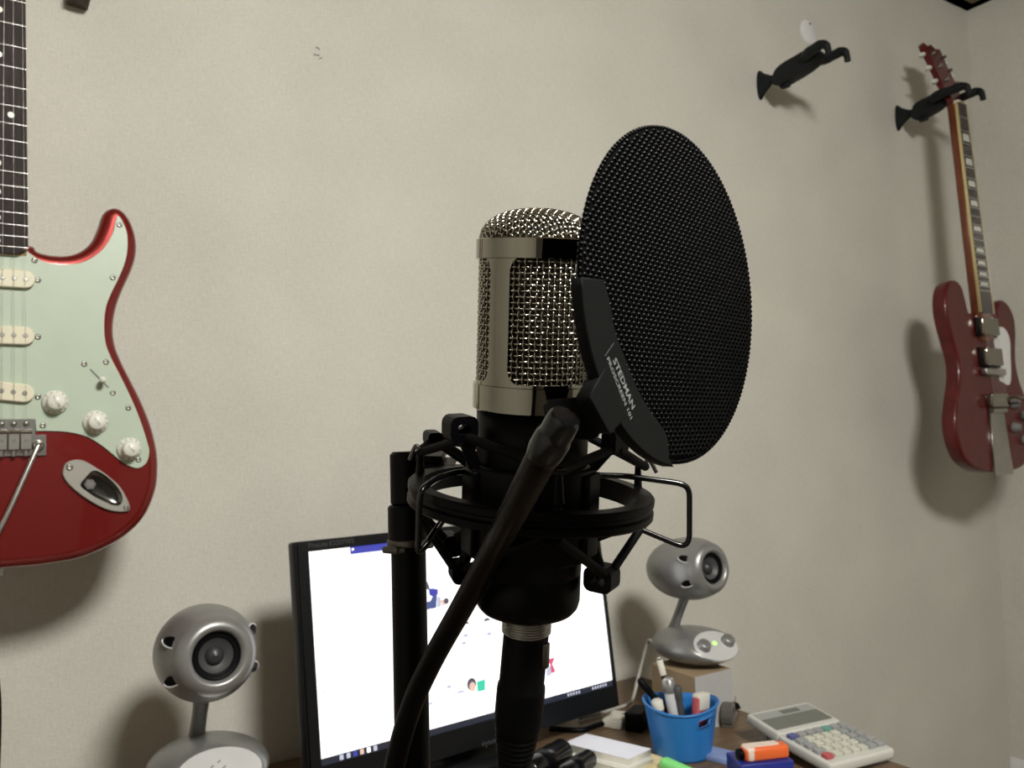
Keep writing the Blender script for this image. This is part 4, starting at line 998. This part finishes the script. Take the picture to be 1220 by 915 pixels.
Fc += [tuple(range(NC))[::-1], tuple(o_ + i for i in range(NC))]
g.add(V, Fc, True); g.build('cup_body', 'cupblue', cp)
MB().tube([((crad(ctop(a) / CH) + 0.0004) * math.cos(a), (crad(ctop(a) / CH) + 0.0004) * math.sin(a), ctop(a)) for a in (2 * PI * i / 60 for i in range(60))], 0.0018, 6, closed=True).build('rim', 'cupblue', cp)
side = Vector((-vd.y, vd.x, 0)); toc = Vector((vd.x, vd.y, 0))
if side.dot(Vector((AX[0], AY[0], AZ[0]))) < 0: side = -side
def inside(s_, t_, z): return Vector((cc.x, cc.y, ZD)) + side * s_ + toc * t_ + Vector((0, 0, z))
def pen(name, label, m, s0_, t0_, s1_, t1_, z1, r, tipm=None):
    a = inside(s0_, t0_, 0.006); b = inside(s1_, t1_, z1); d = b - a
    o = thing(name, label, name.split('_')[-1], T(*a)); L = d.length; q = d.to_track_quat('Z', 'Y').to_matrix().to_4x4()
    MB().lathe([(0.0001, 0), (r * .5, 0.004), (r, 0.016), (r, L - 0.003), (r * .8, L), (0.0001, L)], 12, M=q).build('barrel', m, o)
    MB().lathe([(r * 1.08, L * 0.80), (r * 1.12, L * 0.82), (r * 1.12, L * 0.97), (r * .6, L + 0.001), (0.0001, L + 0.001)], 12, M=q).build('cap', tipm or m, o)
    return o
pen('ball_pen', 'black pen leaning over the left rim of the blue cup', 'black', 0.018, -0.006, -0.056, 0.004, 0.100, 0.0048)
pen('ball_pen', 'dark pen with a pale top standing in the blue cup', 'black', 0.0, -0.020, -0.028, -0.026, 0.122, 0.0042, 'sheetcream')
pen('marker_pen', 'silver grey marker standing in the blue cup', 'silverlight', -0.004, 0.010, -0.016, 0.004, 0.103, 0.0080, 'silver')
pen('marker_pen', 'thin dark grey marker beside the silver one in the blue cup', 'cone', 0.004, 0.006, -0.004, 0.008, 0.094, 0.0055)
pen('marker_pen', 'purple tinted marker low in the blue cup', 'purple', -0.020, 0.012, -0.033, 0.010, 0.075, 0.0075, 'sheetcream')
q = inside(0.022, 0.002, 0.002); ek = thing('candy_packet', 'crumpled pink and white packet tucked inside the blue cup', 'packet', T(*q) @ R(0.2, 'Z'))
MB().box((0, 0, 0.038), (0.024, 0.012, 0.073), M=R(0.12, 'Y'), bev=0.003).build('packet', 'keyred', ek); MB().box((0.003, 0, 0.068), (0.027, 0.0135, 0.022), M=R(0.12, 'Y'), bev=0.003).build('top_band', 'sheetcream', ek)

# ------------------------------------------------------------------ calculator
L_, T_, R_ = P(895, 859, z=ZD + 0.034), P(961, 840.5, z=ZD + 0.034), P(1067, 893, z=ZD + 0.020)
print('CALC', (T_ - L_).length, (R_ - T_).length, 'angle', math.degrees((T_ - L_).angle(R_ - T_)))
ey = (R_ - T_); cl__ = ey.length; ey.normalize(); ex = (L_ - T_); ex = ex - ey * ex.dot(ey); cw = ex.length; ex.normalize(); ez = ex.cross(ey)
if ez.z < 0: ex, ez = ex, -ez
kx = thing('pocket_calculator', 'white desktop calculator with a tilted display and rows of keys', 'calculator', frameM(T_, ex, ey, ez) if ex.cross(ey).z > 0 else frameM(T_ + ex * cw, -ex, ey, ez))
def cb(x, y, z, w_, h_, d_, m, name, par=None, bev=0.0015, M=None): return MB().box((x * cw, y * cl__, z), (w_ * cw, h_ * cl__, d_), bev=bev, M=M).build(name, m, par or kx)
cb(0.5, 0.70, -0.006, 1.0, 0.60, 0.014, 'calc', 'key_body', bev=0.005)
Md = T(0, 0.40 * cl__, -0.002) @ R(-0.05, 'X') @ T(0, -0.40 * cl__, 0.002)
ds = cb(0.5, 0.205, -0.004, 1.0, 0.41, 0.014, 'calc', 'display_body', bev=0.004, M=Md)
cb(0.5, 0.10, 0.0032, 0.90, 0.11, 0.001, 'calcpanel', 'panel', ds, 0, Md); cb(0.5, 0.255, 0.0032, 0.90, 0.19, 0.001, 'lcd', 'display', ds, 0, Md); cb(0.42, 0.10, 0.0038, 0.28, 0.06, 0.001, 'lcd', 'solar_cell', ds, 0, Md)
for r_ in range(5):
    for c_ in range(7):
        m_ = 'keygrey' if (c_ in (0, 1) and r_ != 0) or r_ == 0 or c_ == 6 else 'keywhite'
        if r_ == 0 and c_ == 2: m_ = 'keygreen'
        # columns run across the width; the row nearest the display is grey, right column dark
        if c_ == 6 and r_ == 0: m_ = 'keyblue'
        if c_ == 6 and r_ == 4: m_ = 'keyred'
        cb(0.10 + 0.133 * c_, 0.50 + 0.098 * r_, 0.003, 0.105, 0.068, 0.006, m_, 'key', None, 0.0012)
MB().box((0.5 * cw, 0.12 * cl__, -0.019), (0.7 * cw, 0.06 * cl__, 0.022)).build('prop_foot', 'calc', kx)
# ------------------------------------------------------------------ boxes and papers
q = P(905, 905, z=ZD + 0.03); q = Vector((q.x, q.y, ZD)); yw = math.radians(-24)
nb = thing('navy_box', 'small glossy navy blue box beside the calculator', 'box', T(*q) @ R(yw, 'Z'))
MB().box((0, 0, 0.017), (0.070, 0.045, 0.034), bev=0.0015).build('carton', 'navy', nb)
for k in range(3): MB().cyl((-0.032, -0.0225, 0.008 + 0.009 * k), (-0.032, -0.0235, 0.008 + 0.009 * k), 0.0018, 10).build('dot', 'sheet', nb)
og = thing('battery_pack', 'orange and white wrapped battery pack lying on the navy box', 'battery pack', T(q.x, q.y, ZD + 0.034) @ R(yw + 0.05, 'Z'))
MB().box((0.004, -0.006, 0.008), (0.060, 0.020, 0.016), bev=0.005).build('wrapper', 'orange', og); MB().box((-0.018, -0.006, 0.0085), (0.014, 0.0206, 0.0165), bev=0.005).build('band', 'pinkwhite', og)
MB().box((0.0, -0.004, 0.0165), (0.045, 0.013, 0.0012), bev=0.0005).build('label_strip', 'pinkwhite', og); MB().cyl((-0.026, -0.006, 0.008), (-0.033, -0.006, 0.008), 0.007, 14, bev=0.001).build('end_cap', 'black', og)
q = P(862, 905, z=ZD); tag(MB().box((0, 0, 0.004), (0.035, 0.05, 0.008), M=T(q.x, q.y, ZD) @ R(0.3, 'Z'), bev=0.002).build('blister_pack', 'paleblue'), 'pale blue plastic blister pack between the blue cup and navy box', 'packet')
td = P(868, 864, z=ZD); tt_ = thing('tape_dispenser', 'smoky clear tape dispenser behind the blue cup', 'tape dispenser', T(td.x, td.y, ZD) @ R(0.6, 'Z'))
MB().frame(0.036, 0.034, 0.016, 0.006, M=T(0, 0, 0.017) @ R(PI / 2, 'X'), rad=0.45).build('reel', 'smoke', tt_); MB().box((0.012, 0, 0.005), (0.05, 0.018, 0.010), bev=0.002).build('foot', 'smoke', tt_)
q = P(878, 843, z=ZD); cl2 = thing('binder_clip', 'tiny black binder clip at the back corner of the desk', 'clip', T(q.x - 0.006, q.y, ZD))
MB().slab([(-0.008, 0), (0.008, 0), (0.002, 0.010), (-0.002, 0.010)], -0.007, 0.007, M=R(PI / 2, 'X')).build('clip_body', 'black', cl2); MB().tube([(-0.001, 0, 0.009), (-0.004, 0, 0.018), (0.004, 0, 0.018), (0.001, 0, 0.009)], 0.0007, 6).build('clip_handle', 'nickel', cl2)
def quadbook(name, label, cat, pxs, z0_, z1_, m, pm):
    c3 = [P(a, b, z=z1_) for a, b in pxs]; c4 = c3[0] + c3[2] - c3[1]; pts_ = [c3[0], c3[1], c3[2], c4]; o0 = sum(pts_, Vector()) / 4
    t_ = thing(name, label, cat, T(o0.x, o0.y, z0_)); o2 = [(p_.x - o0.x, p_.y - o0.y) for p_ in pts_]
    MB().slab(o2, 0.0008, z1_ - z0_ - 0.0008).build('pages', pm, t_)
    sc_ = [(p_[0] * 1.015, p_[1] * 1.015) for p_ in o2]
    MB().slab(sc_, z1_ - z0_ - 0.0008, z1_ - z0_).build('cover', m, t_); MB().slab(sc_, 0, 0.0008).build('cover', m, t_); return t_
quadbook('notebook', 'closed cream notebook at the bottom of the stack before the monitor', 'notebook', [(664, 896), (696, 884), (778, 904)], ZD, ZD + 0.010, 'sheetcream', 'sheetcream')
nbk = quadbook('notebook', 'white covered notebook on top of the cream notebook', 'notebook', [(672, 885), (699, 874), (775, 892)], ZD + 0.010, ZD + 0.020, 'sheet', 'sheetcream')
q = P(760, 910, z=ZD + 0.004); tag(MB().box((0, 0, 0.002), (0.05, 0.04, 0.004), M=T(q.x + 0.02, q.y - 0.01, ZD) @ R(0.3, 'Z')).build('sticky_notes', 'sheetyellow'), 'yellow sticky notes between the notebooks and the green marker', 'sticky notes')
a, b = P(792, 910, z=ZD + 0.010), P(825, 925, z=ZD + 0.010); d = b - a
hm = thing('highlighter', 'lime green highlighter lying in front of the blue cup', 'highlighter', T(*a))
q4 = d.to_track_quat('Z', 'Y').to_matrix().to_4x4()
MB().lathe([(0.0001, -0.004), (0.007, -0.003), (0.0095, 0.002), (0.0095, 0.09), (0.007, 0.095), (0.0001, 0.096)], 18, M=q4, sx=0.95).build('barrel', 'limegreen', hm); MB().lathe([(0.0098, 0.05), (0.0102, 0.051), (0.0102, 0.092), (0.008, 0.097), (0.0001, 0.0975)], 18, M=q4).build('cap', 'limegreen', hm)
for (pa, pb, r_, lb) in (((628, 922), (671, 894), 0.0175, 'thick short black tube lying beside the white notebook'), ((672, 925), (702, 903), 0.0135, 'thin short black tube lying beside the white notebook')):
    a, b = P(*pa, z=ZD + r_), P(*pb, z=ZD + r_); d = b - a
    t_ = thing('black_tube', lb, 'tube', T(*a)); q4 = d.to_track_quat('Z', 'Y').to_matrix().to_4x4(); L = d.length
    MB().lathe([(0.0001, 0), (r_ * .9, 0), (r_, 0.002), (r_, L * .7), (r_ * .94, L * .71), (r_ * .94, L - 0.003), (r_ * .86, L), (r_ * .6, L), (r_ * .55, L - 0.006), (0.0001, L - 0.006)], 28, M=q4).build('barrel', 'blackgloss', t_)
    MB().lathe([(r_ * 1.01, L * .3), (r_ * 1.05, L * .32), (r_ * 1.05, L * .45), (r_ * 1.01, L * .47)], 28, M=q4).build('grip_band', 'rubber', t_)
# outlet with a cord on the right wall
q = P(1212, 910, x=XR); ot = thing('wall_outlet', 'white power outlet low on the corner wall', 'outlet', T(XR, q.y, q.z - 0.02))
MB().box((-0.004, 0, 0), (0.008, 0.07, 0.07), bev=0.003).build('cover_plate', 'white', ot); MB().tube(catmull([(-0.012, -0.02, 0.0), (-0.035, -0.02, 0.01), (-0.04, -0.02, -0.05), (-0.02, -0.03, -0.2)], 6, False), 0.0035, 8).build('cord', 'black', ot)
